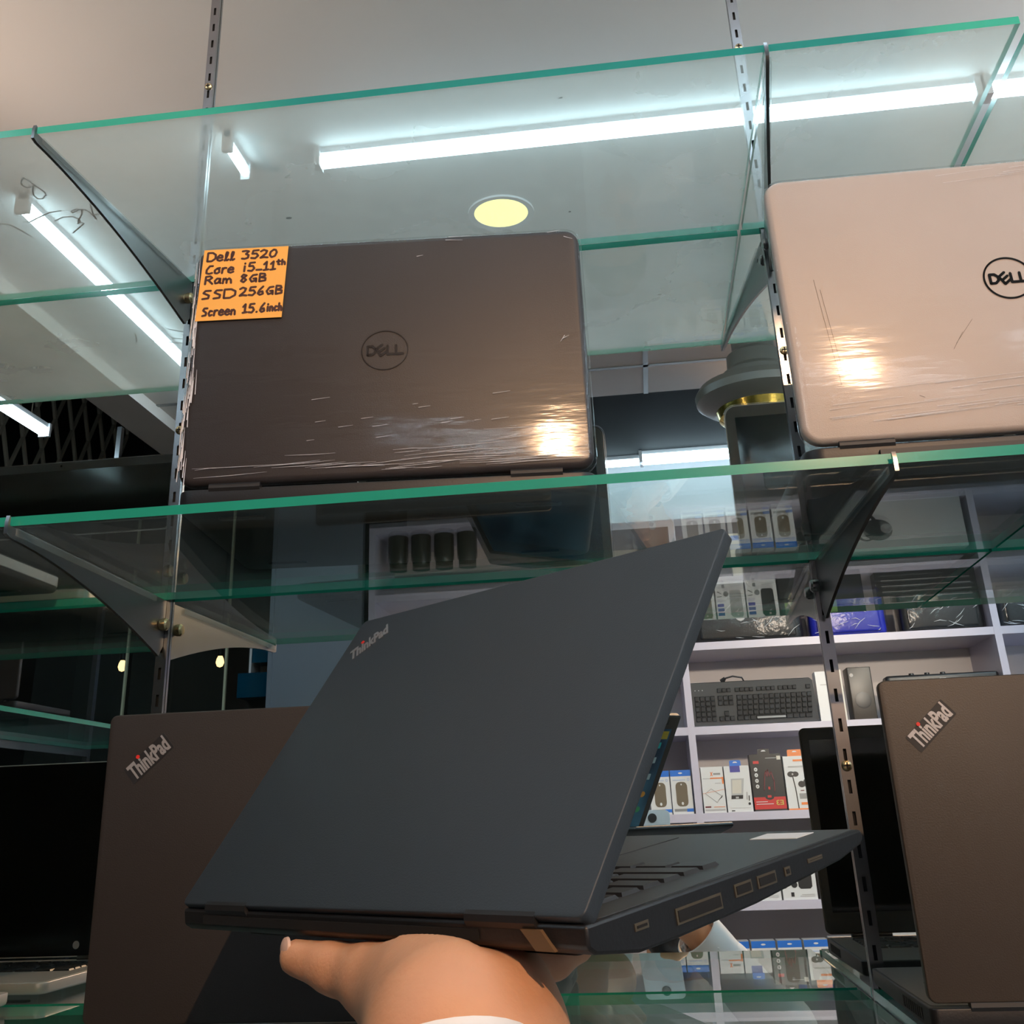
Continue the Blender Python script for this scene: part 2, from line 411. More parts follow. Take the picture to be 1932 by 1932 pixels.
def bulb(label, x, y, z, pw):
    t = root('light_bulb', label, 'light bulb', (x, y, z), group='bare bulbs in the dark passage')
    G().lathe([(.001, -.012), (.013, -.007), (.020, .010), (.016, .028), (.010, .04), (.001, .042)], n=16).obj('glass_bulb', 'bulb', t)
    G().lathe([(.001, .04), (.015, .04), (.015, .075), (.001, .078)], n=12).obj('socket', 'black', t)
    G().tube([(0, 0, .07), (0, 0, 4.2-z)], .003, 5).obj('cord', 'black', t)
bulb('bare warm bulb seen left of the left upright', -1.95, -3.9, 2.50, 5)
bulb('bare warm bulb seen just right of the left upright', -1.46, -3.9, 2.495, 5)
for lab, x, y in (('frameless glass door leaf left of the left upright', -1.40, -2.8), ('frameless glass door leaf right of the left upright', -.99, -2.75)):
    t = root('glass_door', lab, 'door', (x, y, 0))
    MT.setdefault('glass_clear', glass('clear_glass', (.9, .95, .93), dust=.012))
    G().box(-.36, 0, -.005, .005, .02, 2.42).obj('pane', 'glass_clear', t, 0)
    MT.setdefault('pale_edge', pm('pale_glass_edge', (.55, .58, .42), .3))
    G().box(0, .008, -.006, .006, .02, 2.42).obj('edge_strip', 'pale_edge', t, 0)
t = root('acrylic_box', 'small translucent blue box hanging in front of the grey panel', 'box', (-.85, -2.75, 2.2))
MT['blue_acr'] = pm('blue_acrylic', (.0, .045, .09), .15, 0, .6)
G().box(-.07, .09, -.05, .05, 0, .085).obj('body', 'blue_acr', t, 0)
G().box(-.02, .09, -.05, .05, .12, .19).obj('upper_panel', 'blue_acr', t, 0)
G().box(-.03, -.022, -.05, .05, .085, .20).obj('bracket', 'led_body', t, 0)
G().box(-.07, -.06, -.055, -.05, 0, .20).box(-.07, .09, -.055, -.05, .19, .20).box(.08, .09, -.055, -.05, .085, .20).box(-.07,.09,-.06,-.05,-2.2,0).obj('back_post', 'dark', t, 0)

# ------------------------------------------------------------ shelving: uprights, brackets, glass
def upright(label, x):
    t = root('shelf_upright', label, 'upright', (x, 0, .3), group='slotted steel uprights')
    w, dp, Z = .0062, .0042, CEIL-.32
    g = G()
    g.box(-w, -w+.0012, -dp, -.001, 0, Z).box(w-.0012, w, -dp, -.001, 0, Z)
    sw = .0016; pitch, sh = .0285, .0125
    g.box(-w, -sw, -dp-.0015, -dp, 0, Z).box(sw, w, -dp-.0015, -dp, 0, Z)
    k = 0
    while k*pitch < Z:
        z0 = k*pitch; g.box(-sw, sw, -dp-.0015, -dp, z0, min(Z, z0+pitch-sh)); k += 1
    g.obj('channel', 'chrome', t, 0)
    G().box(-w+.0014, w-.0014, -.002, -.001, 0, Z).obj('inner_face', 'slot', t, 0)
    for z in ((2.665, 2.238, 1.795) if x > .3 else (2.70, 2.2, 1.79)):
        s = G().lathe([(.001, 0), (.0052, .0005), (.0046, .0022), (.003, .0030), (.001, .0031)], (0, -dp-.0015, z-.3), 16, axis='y').obj('screw', 'brass', t)
        G().box(-.003, .003, -dp-.0050, -dp-.0044, z-.3-.0007, z-.3+.0007).box(-.0007, .0007, -dp-.0050, -dp-.0044, z-.3-.003, z-.3+.003).obj('cross_slot', 'slot', s, 0)
upright('slotted steel upright on the left, behind the left bracket', X1)
upright('slotted steel upright on the right, between the brown and silver laptops', X2)

def bracket(label, x, z, dx, depth, hh=.056):
    t = root('shelf_bracket', label, 'bracket', (x, 0, z-.0085), group='steel shelf brackets')
    ztop = -.0005
    up = [(-.0065, ztop), (-.0065, -hh*.9), (-.012, -hh)]
    N = 14
    for k in range(N+1):
        q = k/N; y = -.016-(depth-.016)*q
        up.append((y, -(hh-.004)*(1-q)**1.7-.010))
    up += [(-depth-.006, -.008), (-depth-.0062, .002), (-depth-.0048, .0075), (-depth-.003, .0068), (-depth-.003, ztop)]
    th = .0016
    G().prism(up, -th, th, lambda u, v, a: (a+dx*(-u/depth), u, v)).obj('blade', 'bracket', t)
    s = Vector((dx, -depth, 0)).normalized()
    g = G()
    for e in (-1, 1):
        g.prism([(-.04, -.001), (-depth+.006, -.001), (-depth+.006, -.007), (-.04, -.007)], e*.0022, e*.0042, lambda u, v, a: (a+dx*(-u/depth), u, v))
    g.obj('clear_strip', 'strip', t, 0)
    for e in (-1, 1):
        b = G().lathe([(.001, .002), (.006, .002), (.0068, .0045), (.0068, .009), (.005, .011), (.001, .011)], (dx*.08, -.020, -.029), 14, axis='x')
        b.v = [(p[0]*e, p[1], p[2]) for p in b.v]
        o = b.obj('bolt', 'brass' if x < .3 else 'chrome', t)
        q = G().box(.0111*e, .0115*e, -.020-.004, -.020+.004, -.0298, -.0282); q.obj('slot', 'slot', o, 0)
bracket('curved bracket under the top shelf on the left', X1, ZT, -.026, .334)
bracket('curved bracket under the top shelf on the right', X2, ZT, -.031, .334)
bracket('curved bracket under the middle shelf on the left', X1, ZM, .010, .342)
bracket('dark curved bracket under the middle shelf on the right', X2, ZM, .012, .342)
bracket('bracket under the bottom shelf on the left, behind the held laptop', X1, ZB, 0, .325)
bracket('bracket under the bottom shelf on the right', X2-.006, ZB, 0, .325)

def shelf(label, x0, x1, y0, z, gm, em, cat='glass shelf'):
    g = G(); v = [(x0,y0,z-.008),(x1,y0,z-.008),(x1,-.0075,z-.008),(x0,-.0075,z-.008),(x0,y0,z),(x1,y0,z),(x1,-.0075,z),(x0,-.0075,z)]
    g.add(v, [(3,2,1,0),(4,5,6,7)], 0); g.add(v, [(0,1,5,4),(1,2,6,5),(2,3,7,6),(3,0,4,7)], 1)
    o = g.obj('glass_shelf', [gm, em], None, 0); return tag(o, label, cat)
shelf('dusty top glass shelf, long left pane with handwriting', -1.0, .6805, -.334, ZT, 'glass_top', 'edge_top')
shelf('top glass shelf, narrow pane above the silver laptop', .6845, .905, -.334, ZT, 'glass_top', 'edge_top')
shelf('top glass shelf, rightmost pane past the gap', .917, 2.0, -.330, ZT, 'glass_top', 'edge_top')
shelf('middle glass shelf, long pane carrying the brown laptop', -1.0, .891, -.339, ZM, 'glass', 'edge')
shelf('middle glass shelf, right pane beyond the seam', .894, 2.0, -.339, ZM, 'glass', 'edge')
shelf('bottom glass shelf, pane ending at the right upright', -1.0, .694, -.322, ZB, 'glass', 'edge')
shelf('bottom glass shelf, pane carrying the right black laptop', .706, 2.0, -.322, ZB, 'glass', 'edge')

# handwriting on the top pane
def strokes(lines, fn, w, h=.0003):
    g = G()
    for p in lines: g.ribbon(p, w, fn, h)
    return g
def arc(cx, cy, rx, ry, a0, a1, n=12): return [(cx+rx*math.cos(math.radians(a0+(a1-a0)*k/n)), cy+ry*math.sin(math.radians(a0+(a1-a0)*k/n))) for k in range(n+1)]
hw = []
def onshelf(px, py):
    d = _fw*2032.76 + CR*(px-938.4) - CU*(py-699.1); t_ = (ZT-CAM.z)/d.z; p = CAM+d*t_; return (p.x, p.y)
def crop(x, y): return onshelf(x/5.367, 300+y/5.365)
for ln in ([(235,190),(215,230),(225,270),(270,290),(320,285),(350,265),(300,225),(240,195)], [(350,268),(330,310),(340,365),(380,405),(430,405),(465,370),(455,340),(400,300),(350,268)],
           [(235,635),(300,642),(380,600),(500,545),(615,525)], [(0,662),(60,660),(130,680),(220,730),(325,790)], [(45,785),(88,800)],
           [(560,628),(640,590),(730,585),(800,610),(815,640),(790,655),(795,620),(830,560),(830,520),(780,505),(720,530),(735,545),(800,515),(860,515),(920,550),(980,612)], [(850,650),(800,640)], [(850,655),(740,750)],
           [(925,380),(915,460),(940,550),(980,612)], [(965,565),(1020,555),(1075,530)]):
    hw.append([crop(*p) for p in ln])
MT_hw = strokes(hw, lambda u, v, t: (u, v, ZT+.0002+t), .0016).obj('handwriting', 'marker', bpy.data.objects['glass_shelf'], 0)
g = G()
for (px, py, r) in ((545,412,.0035),(282,385,.0013),(290,383,.0013),(300,398,.0012),(310,404,.0012),(1058,185,.002),(1075,400,.0016)):
    q = onshelf(px, py); G().disc(q, r, r*.6, lambda u, v, t: (u, v, ZT+.0002+t), 0, .0006, 7).obj('speck', 'black', bpy.data.objects['glass_shelf'], 0)

# ------------------------------------------------------------ laptops
def base_geo(W_, D, bt, r=.012, taper=.0, top_b=.0012, bot_b=.004):
    g = G().slab(-W_/2, W_/2, .001, D, 0, bt, r, bot_b, top_b)
    if taper: g.v = [(x, y, z+(taper*y/D)*(1-z/bt)) for x, y, z in g.v]
    return g
def keyboard(t, W_, D, bt, keymat, y0=.035, y1=None, x0=None):
    """user-side keyboard: rows run along x; y0 is the row nearest the hinge"""
    g = G(); y1 = y1 or D*.56; rows = 6; kx = (W_/2-.022); 
    ph = (y1-y0)/rows
    for r_ in range(rows):
        n_ = 15 if r_ else 17; pw = 2*kx/n_
        ya, yb = y0+ph*r_+.001, y0+ph*(r_+1)-.001
        ws = [1]*n_
        if r_ == 2: ws = [1.5]+[1]*(n_-3)+[1.5]
        if r_ == 3: ws = [2.0]+[1]*(n_-4)+[2.0]
        if r_ == 4: ws = [2.2]+[1]*(n_-5)+[2.8]
        if r_ == 5: ws = [1.2]*4+[5.2]+[1.2]*4
        sc_ = 2*kx/sum(ws); x = -kx
        for w_ in ws:
            xa, xb = x+.001, x+w_*sc_-.001; x += w_*sc_
            ins = .0012
            v = [(xa,ya,bt-.0002),(xb,ya,bt-.0002),(xb,yb,bt-.0002),(xa,yb,bt-.0002),(xa+ins,ya+ins,bt+.0016),(xb-ins,ya+ins,bt+.0016),(xb-ins,yb-ins,bt+.0016),(xa+ins,yb-ins,bt+.0016)]
            g.add(v, [(4,5,6,7),(0,1,5,4),(1,2,6,5),(2,3,7,6),(3,0,4,7)])
    return g.obj('keyboard', keymat, t, 0)
def laptop(name, label, M, W_, D, H, bt, lt, ang, lid, base='base_black', deck='deck', bezel='bezel_black', screen='screen_off', key='key', r=.012, rb=.003,
           lid_edge='edge_black', bw=.010, bt_w=.014, bb_w=.022, taper=.004, group=None, vents=False, keys=True):
    if name != 'held': M = Matrix.Translation((0, 0, .0022)) @ M
    t = root('laptop', label, 'laptop', M=M, group=group)
    if name == 'held':
        pr = [(.001,bt),(.001,.0085),(.005,.0055),(.032,.0002),(.06,0),(.12,.0012),(.20,.0058),(D-.004,.0095),(D,.0120),(D,.0150),(D-.002,bt)]
        b = G().prism(pr, -W_/2, W_/2, lambda u, v, q: (q, u, v)).obj('base', base, t, 40)
        bv = b.modifiers.new('bevel', 'BEVEL'); bv.width = .0014; bv.segments = 2; bv.limit_method = 'ANGLE'
    else:
        b = base_geo(W_, D, bt, r, taper).obj('base', base, t)
    G().slab(-W_/2+.003, W_/2-.003, .012, D-.003, bt-.0006, bt+.0003, r, .0001, .0001, bs=1).obj('deck', deck, b)
    if keys: keyboard(t, W_, D, bt+.0003, key)
    G().slab(-.052, .052, D*.62, D*.94, bt+.0002, bt+.0007, .004, .0001, .0001, bs=1).obj('touchpad', deck, t)
    for sx in (-1, 1):
        G().tube([(sx*(W_/2-.05)-.022, .004, bt+.001), (sx*(W_/2-.05)+.022, .004, bt+.001)], .0045, 10).obj('hinge', 'edge_black', t)
    for sx in (-1, 1):
        for yy in (.03, D-.03): G().slab(sx*(W_/2-.05)-.02, sx*(W_/2-.05)+.02, yy-.004, yy+.004, -.0018+taper*yy/D, .0006+taper*yy/D, .003, .0004, .0001).obj('rubber_foot', 'black', t)
    if vents:
        for sx in (-1, 1):
            g = G()
            for k in range(9): g.box(sx*(W_/2-.0005), sx*(W_/2+.0004), .03+k*.0075, .035+k*.0075, bt*.35, bt*.8)
            g.obj('side_vent', 'slot', t, 0)
    a = math.radians(ang); v = Vector((0, math.cos(a), math.sin(a))); n_ = Vector((0, -math.sin(a), math.cos(a)))
    ML = frame((0, 0, bt+.003), Vector((1,0,0)), v, n_)
    lo = G().slab(-W_/2, W_/2, 0, H, -lt, 0, r, .0006, rb, bs=4).obj('lid', lid, t, 40, ML)
    G().slab(-W_/2+.0012, W_/2-.0012, .0012, H-.0012, -lt-.0008, -lt+.0004, r, .0005, .0001, bs=1).obj('bezel', bezel, lo)
    sc_ = G().box(-W_/2+bw, W_/2-bw, bb_w, H-bt_w, -lt-.0011, -lt-.0007).obj('screen', screen, lo, 0)
    G().disc((0, H-bt_w*.5), .0016, .0016, lambda u, w_, q: (u, w_, -lt-.0008-q), 0, .0003, 12).obj('webcam', 'screen_off', lo)
    return t, lo, ML
def ident_at(x, h, z=.0002, rot=0.): return Matrix.Translation((x, h, z)) @ Matrix.Rotation(rot, 4, 'Z')
def ring_emblem(lo, x, h, ru, rv, mat, w=.0022, z=.0001, hgt=.0005, slant=0., name='emblem', size=1.):
    """round badge: ring and the four block letters, the second one tilted"""
    g = G(); fn = lambda u, v, q: (x+u, h+v, z+q)
    g.ringpoly((0, 0), ru, rv, w, fn, hgt, 48)
    e = g.obj(name, mat, lo, 30)
    L = ru*.36*size; lh = rv*.42*size; sw = ru*.115
    g2 = G()
    def put(lines, ox, rot=0.):
        c, s = math.cos(rot), math.sin(rot)
        for ln in lines:
            g2.ribbon([(ox+(px*c-py*s)*L, (px*s+py*c)*lh) for px, py in ln], sw, fn, hgt)
    put([[(-.45,-.5),(-.45,.5),(.1,.5),(.45,.2),(.45,-.2),(.1,-.5),(-.45,-.5)]], -ru*.56)
    put([[(.42,-.5),(-.42,-.5),(-.42,.5),(.42,.5)],[(-.42,0),(.42,0)]], -ru*.14, math.radians(35))
    put([[(-.4,.5),(-.4,-.5),(.4,-.5)]], ru*.26)
    put([[(-.4,.5),(-.4,-.5),(.4,-.5)]], ru*.62)
    g2.obj('letters', mat, e, 0)
    return e
def word_logo(lo, x, h, rot, mat, size=.0185, backing=None, sx=.62):
    M = ident_at(x, h, .00025, rot)
    o = text('logo', 'ThinkPad', size, mat, lo, M, sx, .0006)
    # the red light standing over the i
    xs = [v.co.x for v in o.data.vertices]; x0, x1 = min(xs), max(xs)
    dx = x0+(x1-x0)*.338
    G().disc((dx, size*.42), size*.085, size*.085, lambda u, v, q: (u, v, q), 0, .0006, 14).obj('red_dot', 'red', o)
    if backing:
        wv = x1-x0
        G().slab(x0-size*.12, x1+size*.12, -size*.42, size*.44, -.0002, -.00005, .001, .00002, .00002, bs=1).obj('badge', backing, o)
    return o

# --- brown wrapped laptop with orange note
u = Vector((.3562, .030, 0)).normalized(); w = Vector((-u.y, u.x, 0))
M = frame((.319, -.301, ZM), u, w, Vector((0,0,1)))
dell, lo, ML = laptop('laptop', 'dark brown laptop in plastic wrap with an orange handwritten note', M, .358, .238, .2350, .018, .009, 88.6, 'lid_dell', base='base_black', bezel='bezel_grey', r=.014, rb=.006, bw=.012, bt_w=.016, bb_w=.02, taper=.0)
G().slab(-.1795, .1795, .006, .2385, .008, .0125, .014, .0005, .0005, bs=1).obj('silver_rim', 'rim', dell)
ring_emblem(lo, -.001, .119, .0212, .0196, 'emboss', w=.0010, hgt=.0004)
# wrap
wr = G().slab(-.1812, .1812, -.004, .2367, -.0105, .0014, .0155, .002, .0068, bs=4).obj('plastic_wrap', 'wrap', lo, 40)
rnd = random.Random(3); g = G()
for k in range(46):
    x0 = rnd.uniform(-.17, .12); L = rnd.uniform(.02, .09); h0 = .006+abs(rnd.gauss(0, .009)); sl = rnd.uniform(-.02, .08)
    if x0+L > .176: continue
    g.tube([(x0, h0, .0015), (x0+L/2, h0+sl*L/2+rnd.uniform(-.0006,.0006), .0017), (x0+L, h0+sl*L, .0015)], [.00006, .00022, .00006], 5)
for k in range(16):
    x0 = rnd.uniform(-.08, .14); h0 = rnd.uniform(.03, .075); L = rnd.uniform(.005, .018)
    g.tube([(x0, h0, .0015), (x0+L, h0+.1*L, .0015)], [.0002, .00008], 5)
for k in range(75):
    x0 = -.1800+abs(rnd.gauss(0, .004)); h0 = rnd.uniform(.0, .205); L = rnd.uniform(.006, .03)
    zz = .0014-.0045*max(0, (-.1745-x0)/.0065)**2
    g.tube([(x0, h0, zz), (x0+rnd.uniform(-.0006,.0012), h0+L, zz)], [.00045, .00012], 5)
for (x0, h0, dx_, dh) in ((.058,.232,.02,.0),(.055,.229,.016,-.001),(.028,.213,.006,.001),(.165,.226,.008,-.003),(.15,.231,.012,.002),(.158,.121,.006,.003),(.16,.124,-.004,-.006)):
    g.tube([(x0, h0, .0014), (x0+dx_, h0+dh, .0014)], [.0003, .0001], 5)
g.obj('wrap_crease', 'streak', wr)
# orange note
NX, NH = -.172, .2315
nt = G(); 
def nfn(uu, vv, q):   # u to the right, v downward, both 0..1, slightly askew
    x = NX+uu*.0795-vv*.003; h = NH-vv*.0745-uu*.0002; return (x, h, .0017+q)
nt.prism([(0,0),(1,0),(1,1),(0,1)], 0, .0002, nfn)
note = tag(nt.obj('sticky_note', 'orange', lo, 0), 'orange sticky note with brown handwriting')
GL = {
 'D': ([[(0,0),(0,1),(.6,1),(1,.75),(1,.3),(.55,0),(0,0)]], .8), 'e': ([[(.05,.35),(.9,.38),(.85,.6),(.45,.7),(.08,.45),(.1,.12),(.5,0),(.95,.12)]], .62),
 'l': ([[(.1,.0),(.6,.6),(.7,.95),(.4,1),(.25,.7),(.3,.2),(.6,0),(1,.12)]], .42), '3': ([[(0,.95),(.5,1),(.9,.92),(.5,.6),(.9,.45),(.85,.12),(.4,0),(0,.05)]], .62),
 '5': ([[(.95,1),(.25,.97),(.15,.58),(.7,.6),(.95,.3),(.6,0),(.05,.06)]], .66), '2': ([[(.02,.82),(.4,1),(.85,.85),(.7,.5),(.05,.02),(.5,.08),(1,.02)]], .66),
 '0': ([[(.5,.95),(.1,.7),(.02,.3),(.3,.02),(.75,.15),(.98,.6),(.8,.92),(.5,.95)]], .62), 'C': ([[(.95,.95),(.5,.95),(.1,.5),(.1,.1),(.5,0),(.95,.1)]], .7),
 'o': ([[(.5,.62),(.1,.4),(.15,.08),(.5,0),(.9,.15),(.85,.5),(.5,.62),(.95,.68)]], .6), 'r': ([[(.15,0),(.2,.62)],[(.2,.4),(.55,.65),(.95,.62)]], .5),
 'i': ([[(.4,0),(.45,.62)],[(.5,.9),(.5,.95)]], .3), '-': ([[(.05,.1),(.95,.1)]], .55), '1': ([[(.05,.7),(.55,1),(.5,.05)],[(.05,.02),(.98,.08)]], .5),
 't': ([[(.45,1),(.45,.1),(.8,.05)],[(.05,.65),(.95,.7)]], .55), 'h': ([[(.15,1),(.15,0)],[(.15,.45),(.6,.6),(.8,.4),(.85,0)]], .6),
 'R': ([[(.1,0),(.12,.95),(.65,1),(.9,.78),(.6,.55),(.15,.48)],[(.45,.5),(1,.0)]], .75), 'a': ([[(.9,.6),(.4,.65),(.08,.35),(.2,.03),(.6,.1),(.88,.55),(.85,.1),(1,.05)]], .62),
 'm': ([[(.05,0),(.08,.6)],[(.08,.4),(.3,.6),(.45,.4),(.45,.02)],[(.45,.4),(.7,.6),(.9,.4),(.95,0)]], .85), '8': ([[(.85,.85),(.4,1),(.15,.75),(.5,.55),(.85,.3),(.5,0),(.12,.2),(.4,.52),(.85,.85)]], .62),
 'G': ([[(.95,.9),(.45,.85),(.1,.4),(.35,.02),(.8,.15),(.9,.42),(.55,.4)],[(.9,.42),(.92,0)]], .7), 'B': ([[(.1,0),(.12,1),(.7,.95),(.8,.7),(.2,.52),(.85,.4),(.85,.1),(.1,0)]], .7),
 'S': ([[(.95,.95),(.35,.95),(.15,.7),(.8,.4),(.75,.08),(.1,.02)]], .65), '6': ([[(.8,1),(.3,.6),(.08,.2),(.4,0),(.85,.12),(.75,.42),(.2,.32)]], .62),
 '.': ([[(.4,.03),(.5,.06)]], .3), 'n': ([[(.1,0),(.12,.6)],[(.12,.4),(.5,.62),(.8,.45),(.85,0)]], .6), 'c': ([[(.9,.55),(.4,.62),(.08,.3),(.35,.0),(.9,.1)]], .52), ' ': ([], .5)}
def hand(s, u0, u1, vb, hgt, g, slope=-.004):
    tot = sum(GL[c][1] for c in s)+.16*(len(s)-1); k = (u1-u0)/tot; x = u0
    for c in s:
        L, wd = GL[c]
        for ln in L:
            pts = [(x+p[0]*wd*k, vb-p[1]*hgt+slope*(x-u0)) for p in ln]
            g.ribbon([( NX+q[0]*.0795-q[1]*.003, NH-q[1]*.0745) for q in pts], .0021, lambda a, b, q: (a, b, .0019+q), .00015)
        x += (wd+.16)*k
g = G()
for a in (('Dell',.05,.37,.165,.12),('3520',.46,.87,.155,.115),('Core',.05,.38,.345,.115),('i5-11',.49,.87,.335,.12),('th',.88,.985,.265,.07),('Ram',.05,.37,.49,.11),('8GB',.47,.78,.49,.11),
          ('SSD',.04,.43,.70,.12),('256GB',.48,.985,.68,.115),('Screen',.07,.46,.935,.11),('15.6',.54,.80,.92,.12),('inch',.82,.995,.91,.10)): hand(*a, g)
g.obj('handwriting', 'ink', note, 0)

# --- silver laptop
M = frame((.667+.188, -.300, ZM), Vector((1,.02,0)).normalized(), Vector((-.02,1,0)).normalized(), Vector((0,0,1)))
sil, lo, ML = laptop('laptop', 'silver laptop lit peach, with dark round emblem, at the right edge', M, .376, .255, .2545, .018, .009, 88.4, 'lid_silver', base='base_black', bezel='bezel_grey', r=.016, rb=.005, taper=.0, bw=.014, bt_w=.018)
ring_emblem(lo, .002, .137, .0205, .0200, 'screen_off', w=.0016, hgt=.0005)
wr = G().slab(-.1892, .1892, -.003, .2563, -.0105, .0013, .0175, .002, .006, bs=4).obj('plastic_wrap', 'wrap', lo, 40)
g = G(); rnd = random.Random(5)
for k in range(26):
    x0 = rnd.uniform(-.165, .0); L = rnd.uniform(.02, .1); h0 = .016+abs(rnd.gauss(0, .012))
    g.tube([(x0, h0, .0014), (x0+L, h0+.06*L, .0014)], [.00016, .00006], 5)
for k in range(6):
    x0 = rnd.uniform(-.04, .03); g.tube([(x0, .236+k*.002, .0014), (x0+.05, .239+k*.002, .0014)], [.00012, .00005], 5)
g.obj('wrap_crease', 'streak', wr)
g = G()
for p in ([(-.055,.075),(-.045,.090)],[(-.052,.08),(-.035,.101)],[(.004,.086),(.0085,.087)],[(-.158,.15),(-.15,.05)],[(-.154,.14),(-.147,.06)],[(-.09,.036),(-.086,.034)]):
    g.ribbon(p, .0003, lambda a, b, q: (a, b, .0002+q), .0001)
g.obj('scratch', 'bezel_grey', lo, 0)
G().box(-.13, .16, -.004, .0005, .004, .012).obj('hinge_cover', 'edge_black', sil, 0)

# --- black laptops on the bottom shelf
def tp(label, x, y, M0, lid, logo, ang=90.5, backing=None, size=.0175, **k):
    M = frame((x, y, ZB), Vector((1,0,0)), Vector((0,1,0)), Vector((0,0,1)))
    return laptop('laptop', label, M, .333, .227, .2215, .017, .008, ang, lid, deck='deck_warm', bezel='bezel_black', r=.006, rb=.0012, vents=True, **k)
tl, lo, _ = tp('black laptop standing open at lower left, behind the held one', .0855+.1665, -.280, 0, 'lid_black', 1)
word_logo(lo, -.1302, .1868, math.radians(41), 'silvertext', .0178, backing='edge_black', sx=.56)
tr, lo, _ = tp('worn black laptop standing open at the lower right corner', .7040+.1665, -.250, 0, 'lid_black2', 1)
word_logo(lo, -.1315, .1865, math.radians(41), 'silvertext', .0178, backing='edge_black', sx=.56)

# --- laptops in the left bay
M = frame((-.115-.179, -.262, ZM), Vector((1,0,0)), Vector((0,1,0)), Vector((0,0,1)))
lb, lo, _ = laptop('laptop', 'brown-lidded laptop on the middle shelf at the left edge', M, .358, .235, .236, .018, .008, 90, 'lid_dell', base='base_black', bezel='bezel_black', r=.012, rb=.004, taper=.0, vents=True)
o = G().slab(-.1796, .1796, .004, .2355, .006, .0165, .012, .0005, .0005, bs=1).obj('silver_rim', 'silver_base', lb); o['label'] = 'silver side rim'
M = frame((-.112-.16, -.245, ZB), Vector((1,0,0)), Vector((0,1,0)), Vector((0,0,1)))
ls, lo, _ = laptop('laptop', 'silver laptop with a black glass screen on the bottom shelf at left', M, .32, .215, .223, .014, .006, 90, 'silver_base', base='silver_base', deck='silver_base', bezel='screen_off', r=.011, rb=.002, taper=.003, bw=.012)
G().disc((.085, .013), .0042, .0045, lambda a, b, q: (a, b, -.0072-q), 0, .0004, 18).obj('emblem', 'silvertext', lo)
# --- laptop held in the hand
A = Vector((.235, -.469, 1.717)); B = Vector((.489, -.678, 1.719))
hu = (B-A).normalized(); nh = Vector((0,0,1)).cross(hu).normalized(); al = math.radians(7.5)
hw_ = nh*math.cos(al)+Vector((0,0,1))*math.sin(al); hw_ = (hw_-hu*hu.dot(hw_)).normalized(); hz = hu.cross(hw_)
HO = (A+B)/2-hz*.020
MH = frame(HO, hu, hw_, hz)
held, lo, _ = laptop('held', 'slate black laptop held open in a hand in the foreground', MH, .329, .227, .2244, .017, .0075, 46, 'lid_held', bezel='bezel_grey', r=.004, rb=.0008, taper=.006, bw=.011, bt_w=.022)
word_logo(lo, -.1370, .1985, math.radians(38), 'greytext', .0160, sx=.58)
for c in lo.children:
    if c.name.startswith('screen'): scr = c
# lit desktop
m, n, l = new_mat('lit_desktop_screen'); n.remove(n['Principled BSDF'])
tc = n.new('ShaderNodeTexCoord'); t_ = n.new('ShaderNodeTexNoise'); t_.inputs['Scale'].default_value = 9
l.new(tc.outputs['Object'], t_.inputs['Vector'])
rp = n.new('ShaderNodeValToRGB'); rp.color_ramp.elements[0].color = (.004, .012, .025, 1); rp.color_ramp.elements[1].color = (.03, .10, .15, 1)
rp.color_ramp.elements[0].position = .35; rp.color_ramp.elements[1].position = .65
l.new(t_.outputs['Fac'], rp.inputs[0]); e = n.new('ShaderNodeEmission'); e.inputs[1].default_value = .55
l.new(rp.outputs[0], e.inputs[0]); gl = n.new('ShaderNodeBsdfGlossy'); gl.inputs['Roughness'].default_value = .25
gl.inputs[0].default_value = (.06, .06, .06, 1); ad = n.new('ShaderNodeAddShader')
l.new(e.outputs[0], ad.inputs[0]); l.new(gl.outputs[0], ad.inputs[1]); l.new(ad.outputs[0], n['Material Output'].inputs[0])
scr.data.materials[0] = m
sfn = lambda a, b, q: (a, b, -.0075-.0012-q)
ic = {'teal': (.03,.25,.25), 'pale': (.22,.30,.32), 'green': (.05,.22,.10), 'white': (.5,.5,.5), 'orange': (.4,.2,.05)}
for k, c in ic.items(): MT['icon_'+k] = emit('icon_'+k, c, .4)
for (x_, h_, k, kind) in ((.138,.175,'teal',0),(.138,.150,'pale',0),(.138,.122,'pale',0),(.139,.092,'orange',1),(.124,.088,'white',1),(.139,.066,'green',1),(.124,.15,'pale',0)):
    g = G()
    if kind: g.disc((x_, h_), .005, .005, sfn, 0, .0002, 16)
    else: g.prism([(x_-.0045,h_-.005),(x_+.0045,h_-.005),(x_+.0045,h_+.005),(x_-.0045,h_+.005)], 0, .0002, sfn)
    g.obj('desktop_icon', 'icon_'+k, scr, 0)
MT['yellow'] = pm('yellow_sticker', (.60, .50, .06), .5)
G().prism([(.137,.186),(.150,.186),(.150,.199),(.137,.199)], 0, .0002, lambda a, b, q: (a, b, -.0090-q)).obj('yellow_sticker', 'yellow', lo, 0)
Mt = Matrix.Translation((.128, .2135, -.0085)) @ Matrix.Rotation(PI, 4, 'Y')
text('bezel_logo', 'Lenovo', .0105, 'edge_black', lo, Mt, 1.0, .0002)
